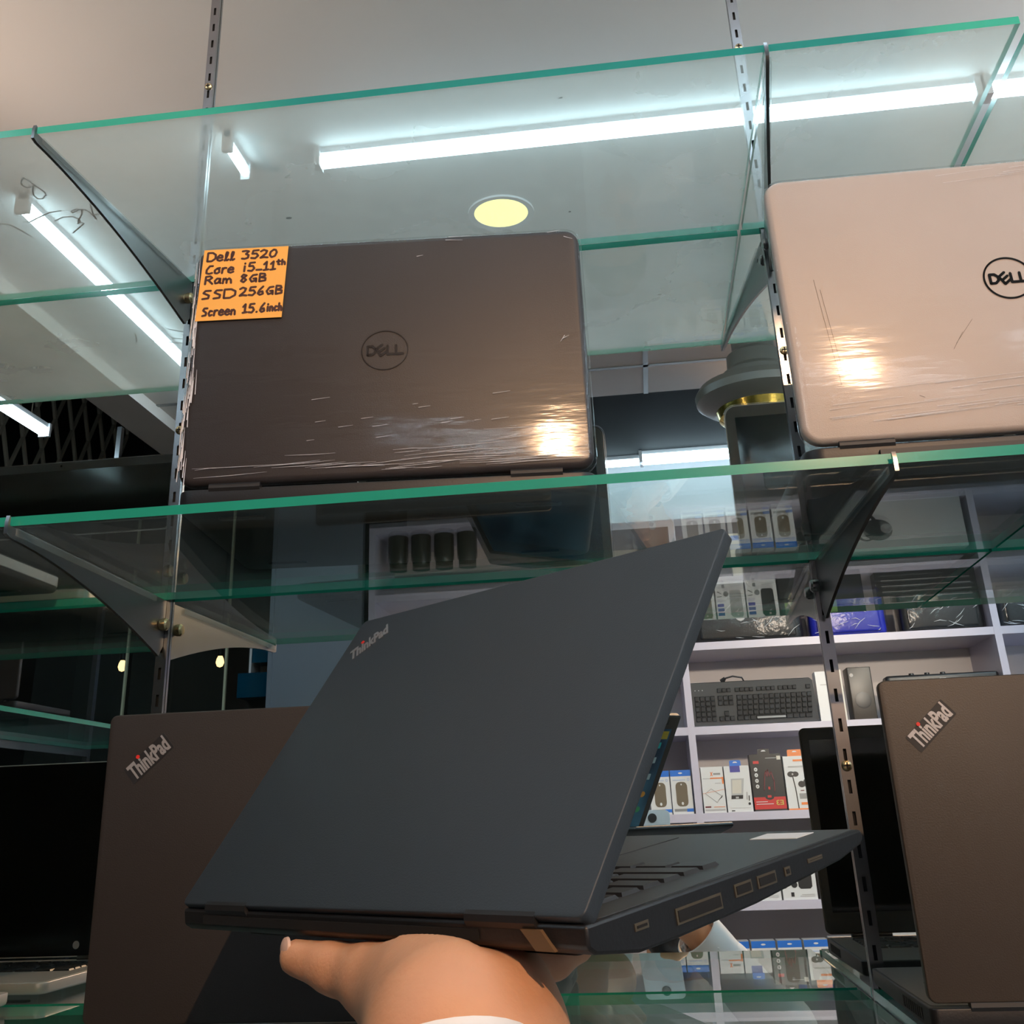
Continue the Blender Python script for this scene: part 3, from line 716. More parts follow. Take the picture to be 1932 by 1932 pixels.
# ports on the right side, wedge caps and palm rest sticker
pg = lambda y0, y1, z0, z1, nm, mt: G().box(.1640, .1650, y0, y1, z0, z1).obj(nm, mt, held, 0)
for y0, y1, z0, z1, nm in ((.030,.039,.0085,.0115,'charging_port'),(.058,.092,.005,.0115,'dock_port'),(.103,.117,.007,.0125,'usb_port'),(.122,.138,.007,.0125,'video_port'),(.146,.151,.008,.012,'audio_jack'),(.168,.182,.010,.012,'card_slot')):
    o = pg(y0, y1, z0, z1, nm, 'port')
    G().box(.1649, .1653, y0+.0012, y1-.0012, z0+.001, z1-.001).obj('opening', 'slot', o, 0)
G().prism([(.112,.197),(.142,.197),(.142,.215),(.112,.215)], .0173, .0176, lambda a, b, q: (a, b, q)).obj('palmrest_sticker', 'sticker', held, 0)
G().prism([(-.14,.0004),(.10,.0004),(.10,.0012),(-.14,.0012)], .0095, .014, lambda a, b, q: (a, b, q)).obj('rear_vent', 'slot', held, 0)
MT['capbrown'] = pm('hinge_cap_bronze', (.14, .085, .045), .4)
G().prism([(.128,.0150),(.140,.0150),(.147,.0070),(.136,.0070)], -.0006, .0012, lambda a, b, q: (a, q, b)).obj('hinge_cap', 'capbrown', held, 0)

# --- laptop on the side shelf at left, back turned to the mirror
t = root('side_shelf', 'glass side shelf along the left wall', 'glass shelf', (-.75, -1.25, ZM))
g = G(); v = [(-.36,-.75,-.010),(0,-.75,-.010),(0,.55,-.010),(-.36,.55,-.010),(-.36,-.75,0),(0,-.75,0),(0,.55,0),(-.36,.55,0)]
g.add(v, [(3,2,1,0),(4,5,6,7)], 0); g.add(v, [(0,1,5,4),(1,2,6,5),(2,3,7,6),(3,0,4,7)], 1); g.obj('pane', ['glass', 'edge'], t, 0)
G().box(-.375, -.36, -.78, -.76, -1.99, 1.0).box(-.375, -.36, .56, .58, -1.99, 1.0).box(-.375,-.36,-.76,.56,-.03,-.011).obj('support_frame', 'chrome', t, 0)
M = frame((-.77-.17, -1.02, ZM), Vector((-1,0,0)), Vector((0,-1,0)), Vector((0,0,1)))
laptop('laptop', 'brown laptop on the glass side shelf, seen from behind', M, .34, .235, .225, .016, .008, 92, 'lid_dell', base='base_black', r=.01, lid_edge='rim', keys=False)

# ------------------------------------------------------------ white shelving unit facing the mirror
UY = -2.60
LV = [1.26, 1.505, 1.76, 2.022, 2.291, 2.508, 2.72]      # top faces of the boards
DX = [(-.415, -.392), (.660, .683), (1.678, 1.701), (2.42, 2.443)]
t = root('shelving_unit', 'white open shelving unit reflected in the mirror, stocked with boxes and bags', 'shelves', (0, UY, 0))
for z in LV: G().box(-.392, 2.42, -.32, -.001, z-.025, z).obj('board', 'unit', t, 0)
for a, b in DX: G().box(a, b, -.32, 0, 1.235, 2.72).obj('upright_panel', 'unit', t, 0)
G().box(-.415, 2.443, -.33, -.32, 1.235, 2.72).obj('back_panel', 'unit_back', t, 0)
G().box(-.415, 2.443, -.33, .02, 0, 1.10).obj('base_cabinet', 'unit', t, 0)

for k, c in dict(c_white=(.70,.72,.74), c_cream=(.62,.60,.54), c_blue=(.02,.16,.62), c_navy=(.06,.06,.32), c_black=(.02,.02,.022), c_grey=(.30,.30,.30), c_light=(.45,.46,.47),
                 c_brown=(.16,.13,.09), c_red=(.55,.03,.03), c_orange=(.80,.22,.05), c_dkred=(.16,.02,.03), c_green=(.22,.38,.10), c_yellow=(.6,.45,.1), c_lgrey=(.26,.27,.28), c_pale=(.45,.55,.75)).items():
    MT[k] = pm(k[2:]+'_print', c, .35)
def product_box(name, label, x0, x1, z0, h, depth=.06, col='c_white', dec=(), y=UY-.012, cat='box', group=None, txt=(), M=None):
    cx = (x0+x1)/2; hw2 = (x1-x0)/2-.0012
    t = root(name, label, cat, (cx, y, z0), group=group, M=M)
    G().box(-hw2, hw2, -depth, 0, 0, h).obj('carton', col, t, 0)
    fn = lambda u, v, q: (-hw2+u*2*hw2, .0002+q, v*h)
    for i_, d in enumerate(dec):
        kind, mt, a = d[0], d[1], d[2:]; g = G()
        fn = lambda u, v, q, e=.0003+.00009*i_: (-hw2+u*2*hw2, .0002+(e if q else 0), v*h)
        if kind == 'r': g.prism([(a[0],a[1]),(a[2],a[1]),(a[2],a[3]),(a[0],a[3])], 0, .0004, fn); nm = 'print_panel'
        elif kind == 'r2': g.prism([(a[0],a[1]),(a[2],a[1]),(a[2],a[3]),(a[0],a[3])], 0, .0008, fn); nm = 'print_panel'
        elif kind == 'd': g.disc((a[0], a[1]), a[2], a[3], fn, 0, .0007, 20); nm = 'print_disc'
        elif kind == 'o': g.ringpoly((a[0], a[1]), a[2], a[3], a[4], fn, .0008, 24); nm = 'print_ring'
        elif kind == 'l': g.ribbon(a[1], a[0], lambda u, v, q: (u, .0002+q, v), .0006) if False else g.ribbon([(-hw2+p[0]*2*hw2, p[1]*h) for p in a[1]], a[0], lambda u, v, q: (u, .0002+(.0003+.00009*i_ if q else 0), v), .0007); nm = 'print_line'
        elif kind == 'p': g.prism(list(a[0]), 0, .0006, fn); nm = 'print_picture'
        elif kind == 'm':   # mouse picture: rounded body with waist
            pts = []
            for k in range(28):
                an = 2*PI*k/28; ca, sa = math.cos(an), math.sin(an)
                pts.append((a[0]+a[2]*math.copysign(abs(ca)**.6, ca)*(1-.10*math.cos(sa*3)), a[1]+a[3]*math.copysign(abs(sa)**.75, sa)))
            g.prism(pts, 0, .0005, fn); nm = 'mouse_picture'
        g.obj(nm, mt, t, 0)
    if any(d[0] == 'tab' for d in dec): pass
    for (body, u, v, size, mt, sx) in txt:
        text('print_text', body, size, mt, t, frame((-hw2+u*2*hw2, .0030, v*h), Vector((-1,0,0)), Vector((0,0,1)), Vector((0,1,0))), sx, .0003)
    return t
def hang_tab(t, x0, x1, h0, h1, mt):
    G().prism([(x0,h0),(x1,h0),(x1,h1-.003),(x1-.003,h1),(x0+.003,h1),(x0,h1-.003)], -.004, -.002, lambda u, v, q: (u, q, v)).obj('hang_tab', mt, t, 0)
    m_ = (x0+x1)/2
    G().prism([(m_-.008,h1-.008),(m_+.008,h1-.008),(m_+.004,h1-.004),(m_-.004,h1-.004)], -.0019, -.0015, lambda u, v, q: (u, q, v)).obj('hang_hole', 'c_white', t, 0)
def mouse_dec():
    return [('r','c_blue',0,.86,1,1), ('d','c_white',.5,.93,.10,.018), ('m','c_brown',.5,.45,.31,.28), ('d','c_white',.5,.24,.055,.035), ('d','c_white',.5,.67,.03,.02),
            ('r','c_lgrey',.08,.06,.68,.12), ('r','c_blue',.68,.05,1,.12), ('r','c_pale',.12,.765,.72,.785), ('o','c_pale',.86,.78,.06,.035,.02)]
Z2 = LV[2]
product_box('mouse_box', 'blue-topped white mouse box beside the white divider', .588, .656, Z2, .132, dec=mouse_dec())
product_box('mouse_box', 'blue-topped white mouse box half hidden by the reflected screen', .519, .587, Z2, .132, dec=mouse_dec())
product_box('drive_case_box', 'white box with orange cross logo and a drive case outline', .687, .759, Z2, .138, dec=[
    ('l','c_orange',.0022,[(.44,.88),(.52,.80)]), ('l','c_orange',.0022,[(.44,.80),(.52,.88)]), ('r','c_grey',.56,.82,.88,.86), ('r','c_light',.06,.735,.4,.75), ('r','c_orange',.4,.735,.94,.76), ('r','c_light',.6,.63,.86,.645), ('r','c_orange',.93,.62,1,.77),
    ('l','c_orange',.0008,[(.0,.42),(1,.50)]), ('l','c_grey',.0012,[(.12,.42),(.4,.52),(.86,.36),(.62,.22),(.12,.42)]), ('p','c_black',[(.56,.22),(.86,.33),(.9,.38),(.66,.26)]), ('r','c_dkred',.06,.115,.32,.145), ('r','c_orange',.45,.12,.95,.13), ('r','c_light',.05,.05,.95,.08)])
t = product_box('drive_case_box', 'white box with blue hanging tab and grey drive picture', .761, .843, Z2, .138, dec=[
    ('p','c_light',[(.20,.36),(.24,.72),(.76,.72),(.66,.36)]), ('p','c_cream',[(.24,.40),(.29,.69),(.66,.69),(.60,.40)]), ('p','c_black',[(.18,.28),(.20,.36),(.66,.36),(.64,.28)]), ('r','c_light',.36,.29,.48,.33),
    ('r','c_navy',.24,.86,.64,1.0), ('l','c_black',.0012,[(.80,.26),(.82,.42)]), ('l','c_black',.003,[(.88,.24),(.89,.34)]), ('d','c_black',.88,.17,.05,.03), ('r','c_light',.1,.085,.9,.09), ('r','c_black',.15,.02,.28,.04)])
hang_tab(t, -.020, .016, .138, .155, 'c_blue')
t = product_box('gaming_mouse_box', 'tall black and red mouse box with four white dots', .846, .948, Z2, .170, dec=[
    ('r','c_red',0,.03,1,.24), ('d','c_black',.5,.24,.14,.05), ('r2','c_red',.44,.23,.56,.27), ('r','c_red',.10,.83,.28,.88), ('d','c_white',.16,.73,.055,.035), ('d','c_white',.16,.63,.055,.035), ('d','c_white',.16,.53,.055,.035), ('d','c_white',.16,.43,.055,.035),
    ('d','c_grey',.16,.73,.025,.016), ('d','c_grey',.16,.63,.025,.016), ('d','c_grey',.16,.53,.025,.016), ('d','c_grey',.16,.43,.025,.016),
    ('l','c_dkred',.003,[(.36,.36),(.42,.62),(.47,.70),(.49,.60)]), ('l','c_dkred',.003,[(.50,.60),(.53,.72),(.57,.60)]), ('l','c_dkred',.003,[(.58,.62),(.63,.68),(.70,.52),(.68,.34)]), ('r','c_red',.49,.37,.55,.42), ('r','c_light',.5,.92,.86,.93), ('r','c_cream',.86,.89,.98,.96),
    ('r2','c_white',.06,.155,.42,.165), ('r2','c_white',.06,.115,.6,.125)], col='c_black', txt=[('E3', .80, .135, .020, 'c_yellow', 1.3)])
hang_tab(t, -.022, .016, .170, .186, 'c_black')
t = product_box('earphone_box', 'narrow white and orange earphone box beside the black and red one', .951, 1.022, Z2, .160, dec=[
    ('d','c_black',.3,.66,.18,.055), ('d','c_black',.48,.66,.16,.05), ('d','c_light',.36,.66,.04,.018), ('l','c_black',.0032,[(.36,.6),(.42,.4),(.46,.03)]), ('d','c_black',.72,.47,.16,.06), ('d','c_black',.9,.49,.10,.07),
    ('r','c_orange',.45,.90,1,.935), ('r','c_grey',.56,.20,.98,.30), ('r','c_orange',.6,.09,.95,.135), ('r','c_orange',0,0,1,.025), ('r','c_dkred',.64,.345,.8,.36), ('r','c_light',.2,.79,.95,.815)])
hang_tab(t, -.018, .028, .160, .180, 'c_orange')
# row below
Z1 = LV[1]
def adapter(col): return [('p',col,[(.48,.24),(.47,.76),(.55,.82),(.86,.82),(.9,.76),(.88,.24),(.82,.20),(.54,.20)]), ('r','c_navy',.04,.70,.26,.77), ('r','c_navy',.04,.60,.26,.67), ('r','c_navy',.04,.50,.26,.57), ('d','c_black',.36,.28,.09,.06), ('l','c_black',.003,[(.06,.34),(.20,.33)]), ('l','c_black',.003,[(.08,.22),(.2,.27)]),
    ('r','c_black',.24,.06,.33,.14), ('r','c_light',.55,.09,.92,.10), ('r','c_light',.5,.06,.92,.07), ('r','c_navy',.66,.88,.84,.95), ('r2','c_light',.68,.74,.74,.78)]
product_box('adapter_box', 'white box with a bronze adapter picture, first below the held laptop', .694, .794, Z1, .148, dec=adapter('c_brown'))
product_box('adapter_box', 'white box with a dark grey adapter picture, between two similar boxes', .797, .897, Z1, .148, dec=adapter('c_grey'))
product_box('adapter_box', 'white box with a black adapter picture, touching the reflected screen edge', .900, 1.006, Z1, .150, dec=adapter('c_black'))
product_box('dark_box', 'black box with green label, next to the white adapter boxes', 1.010, 1.150, Z1, .135, col='c_black', dec=[('r','c_green',.1,.62,.28,.9)])
product_box('dark_box', 'black box with green label, next to the boxed keyboard', 1.155, 1.290, Z1, .135, col='c_black', dec=[('r','c_green',.12,.62,.3,.9)])
product_box('keyboard_box', 'long black keyboard carton lying on the shelf with the adapters', 1.33, 1.66, Z1, .135, col='c_black', dec=[('r','c_grey',.06,.2+.14*k,.94,.22+.14*k) for k in range(5)])
# lowest row
Z0 = LV[0]
for k in range(5):
    x0 = .708+k*.0785
    lab = ['blue-topped box at the far left of the lowest row, behind the raised cuff', 'second blue-topped box of the lowest row', 'middle one of the blue-topped boxes in the lowest row', 'fourth blue-topped box of the lowest row', 'blue-topped box of the lowest row nearest the reflected laptop'][k]
    product_box('mouse_box', lab, x0, x0+.074, Z0, .135+(.004 if k == 4 else 0), dec=mouse_dec(), group='blue-topped boxes in the lowest row')
product_box('headphone_box', 'wide grey box with a headphone picture', 1.16, 1.66, Z0, .17, dec=[('d','c_black',.42,.58,.10,.22), ('o','c_black',.34,.5,.09,.3,.03), ('d','c_lgrey',.48,.56,.04,.1), ('r','c_light',.6,.3,.9,.7)], col='c_light')
for k in range(4):
    t = root('jar', ['dark glass jar on the lowest shelf, nearest the unit edge', 'second dark glass jar from the unit edge', 'third dark glass jar from the unit edge', 'fourth dark glass jar from the unit edge'][k], 'jar', (-.32+k*.085, UY-.06, Z0), group='dark jars on the lowest shelf')
    MT.setdefault('jar', pm('dark_glass', (.03, .03, .02), .1))
    G().lathe([(.001,0),(.034,0),(.037,.004),(.037,.09),(.030,.105),(.001,.105)], n=20).obj('body', 'jar', t)
    G().lathe([(.001,.105),(.032,.105),(.032,.125),(.001,.127)], n=20).obj('lid', 'port', t)
product_box('dark_box', 'black box high at the left end of the unit', -.385, -.12, LV[4], .13, col='c_black', dec=[('r','c_green',.05,.2,.2,.4)])
for k in range(4):
    x0 = .865+k*.062
    product_box('mouse_box', ['small mouse box on the upper shelf, nearest the raised lid corner', 'second small mouse box on the upper shelf', 'third small mouse box on the upper shelf', 'small mouse box on the upper shelf, behind the right upright'][k], x0, x0+.060, LV[5], .15, dec=[('r','c_blue',.1,.84,.9,.95), ('m','c_black',.5,.42,.25,.22)], col='c_cream', group='small mouse boxes on the upper shelf')

# keyboard standing on the unit
M = Matrix.Translation((.885, UY-.045, LV[3]+.006)) @ Matrix.Rotation(math.radians(-12), 4, 'X')
t = root('keyboard', 'full-size grey keyboard standing on its edge, number pad to the left', 'keyboard', M=M)
MT['kb'] = pm('grey_keyboard_plastic', (.075, .08, .085), .5); MT['kbkey'] = pm('keyboard_key', (.045, .047, .05), .4)
kf = lambda u, v, q: (u, q, v)
G().prism([(-.200,0),(.205,0),(.196,.128),(.188,.135),(-.200,.135)], -.018, 0, kf).obj('case', 'kb', t, 0)
g = G()
def kkey(x0, x1, z0, z1):
    i_ = .0018
    g.add([(x0,0,z0),(x1,0,z0),(x1,0,z1),(x0,0,z1),(x0+i_,.007,z0+i_),(x1-i_,.007,z0+i_),(x1-i_,.007,z1-i_),(x0+i_,.007,z1-i_)], [(4,5,6,7),(0,1,5,4),(1,2,6,5),(2,3,7,6),(3,0,4,7)])
kp = .0172
for r_ in range(5):     # number pad
    for c_ in range(4): kkey(-.192+c_*kp, -.192+(c_+1)*kp-.002, .012+r_*.0165, .012+r_*.0165+.0148)
for c_ in range(3):
    for r_ in (3, 4): kkey(-.116+c_*kp, -.116+(c_+1)*kp-.002, .012+r_*.0165, .012+r_*.0165+.0148)
    kkey(-.116+c_*kp, -.116+(c_+1)*kp-.002, .012, .0268)
kkey(-.116+kp, -.116+2*kp-.002, .0285, .0433)
for r_ in range(5):
    if r_ == 0:
        xs = [-.058, -.036, -.016, .004, .100, .122, .142, .162, .186]
        for a, b in zip(xs[:-1], xs[1:]): kkey(a, b-.002, .012, .0268)
    else:
        for c_ in range(14): kkey(-.058+c_*.0175+ (r_*.001), -.058+(c_+1)*.0175-.002+(r_*.001), .012+r_*.0165, .012+r_*.0165+.0148)
for gx in (-.116, -.058, .012, .082):
    for c_ in range(4 if gx > -.1 else 3): kkey(gx+c_*.0155, gx+c_*.0155+.0138, .103, .116)
kkey(.172, .187, .103, .116)
tag(g.obj('keys', 'kbkey', t, 0))
G().box(.006, .098, .0072, .0078, .0165, .022).obj('space_glint_strip', 'c_light', t, 0)
for k in range(3): G().disc((-.188+k*.012, .112), .0016, .0016, lambda u, v, q: (u, q, v), 0, .001, 8).obj('status_light', 'c_white', t, 0)
G().tube([(-.09, -.012, .132), (-.085, -.010, .146), (-.06, -.008, .152), (-.03, -.010, .146), (-.02, -.014, .125)], .0028, 8).tube([(-.10, -.012, .137), (-.085, -.010, .146)], .006, 8).obj('cable', 'c_black', t)
product_box('white_carton', 'slim white carton beside the standing keyboard', 1.092, 1.137, LV[3], .158, dec=[('r','c_light',.3,.72,.8,.74)], y=UY-.03)
product_box('white_carton', 'cream carton behind the right upright beside the speaker', 1.140, 1.180, LV[3], .162, col='c_cream', y=UY-.035)
t = root('speaker', 'dark box-shaped speaker on the keyboard shelf', 'speaker', (1.234, UY-.06, LV[3]))
MT['spk'] = pm('dark_brown_speaker', (.05, .042, .036), .35)
G().slab(-.038, .038, -.04, .04, 0, .165, .004, .002, .002).obj('cabinet', 'spk', t)
G().lathe([(.001, .041), (.022, .041), (.026, .0405), (.026, .0395), (.001, .0395)], (0, 0, .06), 24, axis='y').obj('cone', 'c_black', t)
G().lathe([(.001, .041), (.006, .041), (.006, .0395), (.001, .0395)], (-.026, 0, .14), 12, axis='y').obj('knob', 'c_grey', t)
# fix orientation of axis='y' lathes: they grow toward -y, so mirror them
for nm in ('cone', 'knob'):
    for o in [c for c in t.children if c.name.startswith(nm)]:
        for v in o.data.vertices: v.co.y = -v.co.y
t = root('soundbar', 'long dark soundbar behind the right laptop lid', 'speaker', (1.495, UY-.05, LV[3]))
G().slab(-.178, .178, -.04, .03, .0, .132, .012, .003, .008).obj('body', 'c_black', t)
for k in range(3): G().lathe([(.001, .132), (.009, .132), (.008, .139), (.001, .14)], (-.09+.05*k, 0, 0), 12).obj('control', 'c_black', t)
G().slab(-.01, .01, .0302, .031, .11, .118, .001, .0001, .0001).obj('badge', 'c_light', t)

def bag(label, x0, x1, z0, h, mat, emblem=None, seed=0):
    t = root('laptop_bag', label, 'bag', ((x0+x1)/2, UY-.10, z0))
    rn = random.Random(seed); hw2 = (x1-x0)/2
    MT.setdefault('film', glass('clear_film', (.93, .93, .93), rough=.08, bump=1.0, bscale=26, f0=.06))
    MT.setdefault('film_glint', pm('film_crease', (.7, .72, .75), .2, 0, .9))  # pale colour paints glints along the creases of the clear film
    G().slab(-hw2, hw2, -.06, .055, .002, h, .022, .014, .02, bs=4).obj('pouch', mat, t)
    G().slab(-hw2+.02, hw2-.02, .045, .066, .012, h*.72, .010, .008, .008).obj('front_pocket', mat, t)
    G().tube([(-.05, 0, h-.004), (-.045, 0, h+.018), (.045, 0, h+.018), (.05, 0, h-.004)], .006, 8).obj('handle', mat, t)
    f = G().slab(-hw2-.004, hw2+.004, -.066, .070, 0, h+.028, .026, .014, .02, bs=4).obj('plastic_film', 'film', t)
    g = G()
    for k in range(26):
        x = rn.uniform(-hw2, hw2*.8); z = rn.uniform(.01, h); a = rn.uniform(-.5, 1.2); L = rn.uniform(.01, .05)
        p = [(x, .0708, z), (min(hw2, x+L*.5), .0725, z+L*.5*a+rn.uniform(-.006,.006)), (min(hw2, x+L), .0708, z+L*a)]
        if all(0 < q[2] < h+.02 for q in p): g.tube(p, [.0003, .0011, .0003], 5)
    g.obj('film_crease', 'film_glint', f)
    if emblem: G().disc((emblem[0], emblem[1]), .016, .016, lambda u, v, q: (u, .0665+q, v), 0, .0006, 20).obj('round_emblem', emblem[2], t, 0)
    return t
MT['bag_black'] = pm('black_nylon', (.012, .014, .016), .6, bump=.3, bscale=300)
MT['bag_blue'] = pm('royal_blue_nylon', (.008, .015, .42), .5, bump=.3, bscale=300)
bag('black laptop bag in creased clear film, left of the blue one', .715, 1.075, LV[4], .150, 'bag_black', (-.02, .085, 'c_light'), 1)
bag('royal blue laptop bag in clear film with a round emblem', 1.105, 1.355, LV[4], .150, 'bag_blue', (-.065, .09, 'c_pale'), 2)
bag('black laptop bag in clear film, right of the blue one', 1.405, 1.670, LV[4], .145, 'bag_black', None, 3)
bag('black laptop bag in clear film beyond the unit divider', 1.72, 2.05, LV[4], .16, 'bag_black', None, 4)

# ------------------------------------------------------------ the photographer
def rcone(P, a, b, r1, r2):
    a = np.array(a, float); b = np.array(b, float); d = b-a; L2 = max(d@d, 1e-12)
    h = np.clip(((P-a)@d)/L2, 0, 1)
    return np.linalg.norm(P-a-h[..., None]*d, axis=-1)-(r1+(r2-r1)*h)
def ell(P, c, r, R=None):
    q = P-np.array(c, float)
    if R is not None: q = q@R
    r = np.array(r, float); k0 = np.linalg.norm(q/r, axis=-1); k1 = np.linalg.norm(q/r**2, axis=-1)
    return k0*(k0-1)/np.maximum(k1, 1e-9)
def smin(a, b, k):
    h = np.clip(.5+.5*(b-a)/k, 0, 1); return b*(1-h)+a*h-k*h*(1-h)
def nets(fn, lo, hi, st):
    """surface of fn = 0 as a quad mesh (naive surface nets)"""
    lo = np.array(lo, float); n = np.ceil((np.array(hi)-lo)/st).astype(int)+1
    gx, gy, gz = np.meshgrid(*[lo[i]+st*np.arange(n[i]) for i in range(3)], indexing='ij')
    F = fn(np.stack([gx, gy, gz], -1)); S = F < 0
    cs = [(i, j, k) for i in (0,1) for j in (0,1) for k in (0,1)]
    sub = lambda A, c: A[c[0]:n[0]-1+c[0], c[1]:n[1]-1+c[1], c[2]:n[2]-1+c[2]]
    cnt = sum(sub(S, c).astype(int) for c in cs); act = (cnt > 0) & (cnt < 8)
    acc = np.zeros(act.shape+(3,)); num = np.zeros(act.shape)
    for a in cs:
        for ax in range(3):
            if a[ax]: continue
            b = list(a); b[ax] = 1; fa, fb = sub(F, a), sub(F, b); cr = (fa < 0) != (fb < 0)
            tt = np.where(cr, fa/np.where(fa-fb == 0, 1, fa-fb), 0)
            p = np.array(a, float)[None, None, None]*np.ones(act.shape+(1,)); p[..., ax] = tt
            acc += p*cr[..., None]; num += cr
    idx = np.full(act.shape, -1); idx[act] = np.arange(act.sum())
    ijk = np.argwhere(act); V = lo+st*(ijk+(acc[act]/num[act][:, None])); Q = []
    for ax in range(3):
        o = [a for a in range(3) if a != ax]
        sl0 = [slice(1, -1)]*3; sl1 = [slice(1, -1)]*3; sl0[ax] = slice(0, n[ax]-1); sl1[ax] = slice(1, n[ax])
        A, B_ = S[tuple(sl0)], S[tuple(sl1)]
        for flip, msk in ((0, A & ~B_), (1, ~A & B_)):
            e = np.argwhere(msk)
            if not len(e): continue
            base = e.copy(); 
            for q in o: base[:, q] += 1
            def I(d1, d2):
                w_ = base.copy(); w_[:, o[0]] -= d1; w_[:, o[1]] -= d2; return idx[w_[:, 0], w_[:, 1], w_[:, 2]]
            q4 = np.stack([I(1,1), I(0,1), I(0,0), I(1,0)], 1)
            Q.append(q4[:, ::-1] if flip else q4)
    return V, np.concatenate(Q)
def sdf_obj(name, parts, mat, parent, sm=1):
    V = []; Q = []
    for fn, lo, hi, st in parts:
        v, q = nets(fn, lo, hi, st); Q += [tuple(int(i)+len(V) for i in r_) for r_ in q]; V += [tuple(p) for p in v]
    g = G(); g.v = V; g.f = Q; g.m = [0]*len(Q)
    o = g.obj(name, mat, parent, 180)
    md = o.modifiers.new('smooth', 'SMOOTH'); md.factor = .5; md.iterations = 2*sm
    return o
HL = lambda x, y, z: np.array(HO+hu*x+hw_*y+hz*z)          # point in the held laptop's own axes
def cpt(px, py, t_): 
    d = _fw*2032.76 + CR*(px-938.4) - CU*(py-699.1); return np.array(CAM+d*(t_/2032.76))

PX, PYY = .535, -1.50                                        # where the person stands
head = np.array([.545, -1.47, 1.585])
wristL = cpt(842, 1985, .452); elbowL = np.array([.36, -.96, 1.46]); shL = np.array([PX-.185, PYY+.02, 1.36])
wristR = np.array([.568, -1.235, 1.565]); elbowR = np.array([.745, -1.33, 1.36]); shR = np.array([PX+.185, PYY+.02, 1.36])
def hand_left(P):
    wr = cpt(842, 1940, .463)
    pc = HL(.040, .030, -.026)
    P = P+np.array([0, 0, .0042])
    d = rcone(P, wristL, wr, .031, .029)
    d = smin(d, rcone(P, wristL+np.array([.016,.0,-.002]), wr+np.array([.02,.004,-.003]), .026, .027), .02)
    d = smin(d, rcone(P, wr, cpt(835, 1858, .507), .029, .027), .03)
    # thumb side (thenar) and thumb lying along the rear edge
    cmc, mcp, ip, tip = cpt(800, 1862, .508), cpt(716, 1829, .528), cpt(632, 1806, .548), cpt(560, 1788, .563)
    d = smin(d, rcone(P, cmc, mcp, .0265, .0178), .03)
    d = smin(d, rcone(P, mcp, ip, .0172, .0120), .008)
    d = smin(d, rcone(P, ip, tip, .0122, .0092), .006)
    # palm, heel on the little-finger side, fingers flat under the base
    ul = cpt(928, 1868, .492)
    d = smin(d, rcone(P, wr+np.array([.016,.006,-.002]), ul, .028, .024), .03)
    kn = [HL(-.004+.0195*k, .066-.004*abs(k-1), -.014) for k in range(4)]
    for k in range(4): d = smin(d, rcone(P, (cmc if k < 2 else ul)*.65+pc*.35+np.array([0,0,-.004]), kn[k], .020, .0125), .02)
    for k, L in enumerate((.070, .078, .072, .056)):
        a = kn[k]; q1 = a+np.array(hw_)*L*.45+np.array(hu)*(k-1.2)*.004-np.array(hz)*.001; q2 = q1+np.array(hw_)*L*.32+np.array(hz)*.003; q3 = q2+np.array(hw_)*L*.26+np.array(hz)*.004
        f = smin(rcone(P, a, q1, .0105, .0092), smin(rcone(P, q1, q2, .0090, .0080), rcone(P, q2, q3, .0080, .0066), .003), .003)
        d = smin(d, f, .007)
    # keep clear of the laptop base
    loc = (P-np.array([0, 0, .0042])-np.array(HO))@np.array([list(hu), list(hw_), list(hz)]).T
    slabd = np.maximum(np.maximum(np.abs(loc[..., 0])-.1645, np.abs(loc[..., 1]-.114)-.1135), np.maximum(loc[..., 2]-.0168, -.0006+np.clip(.0085-loc[..., 1]*.25, 0, .0085)-loc[..., 2]))
    h_ = np.clip(.5-.5*(-slabd+.0005-d)/.006, 0, 1); return (-slabd+.0005)*(1-h_)+d*h_+.006*h_*(1-h_)
ph_n = np.array(_fw); ph_c = np.array(CAM)-ph_n*.010
phx = np.array(CR); phy = np.array(CU)
ph_o = ph_c - phy*.060 - phx*.003                             # phone centre: the lens sits near its upper corner
def hand_right(P):
    po = ph_o - phy*.020
    d = rcone(P, elbowR*.25+wristR*.75, wristR, .031, .027)
    palm = po - phy*.055 + phx*.040 - ph_n*.022
    d = smin(d, rcone(P, wristR, palm, .027, .024), .02)
    for k in range(4):
        a = palm + phy*(.030-.020*k)*1.0 - ph_n*.004; b_ = po + phx*.046 + phy*(.008-.021*k) + ph_n*.002; c_ = po + phx*(.036) + phy*(.008-.021*k) + ph_n*.017; e_ = po + phx*(.010+.004*k) + phy*(.006-.021*k) + ph_n*.0155
        f = smin(rcone(P, a, b_, .012, .0098), smin(rcone(P, b_, c_, .0095, .0088), rcone(P, c_, e_, .0085, .0072), .004), .004)
        d = smin(d, f, .008)
    d = smin(d, smin(rcone(P, palm-phx*.01, po-phy*.03+phx*.03-ph_n*.020, .017, .0125), rcone(P, po-phy*.03+phx*.03-ph_n*.020, po+phy*.012+phx*.012-ph_n*.018, .0115, .0085), .006), .012)
    return d
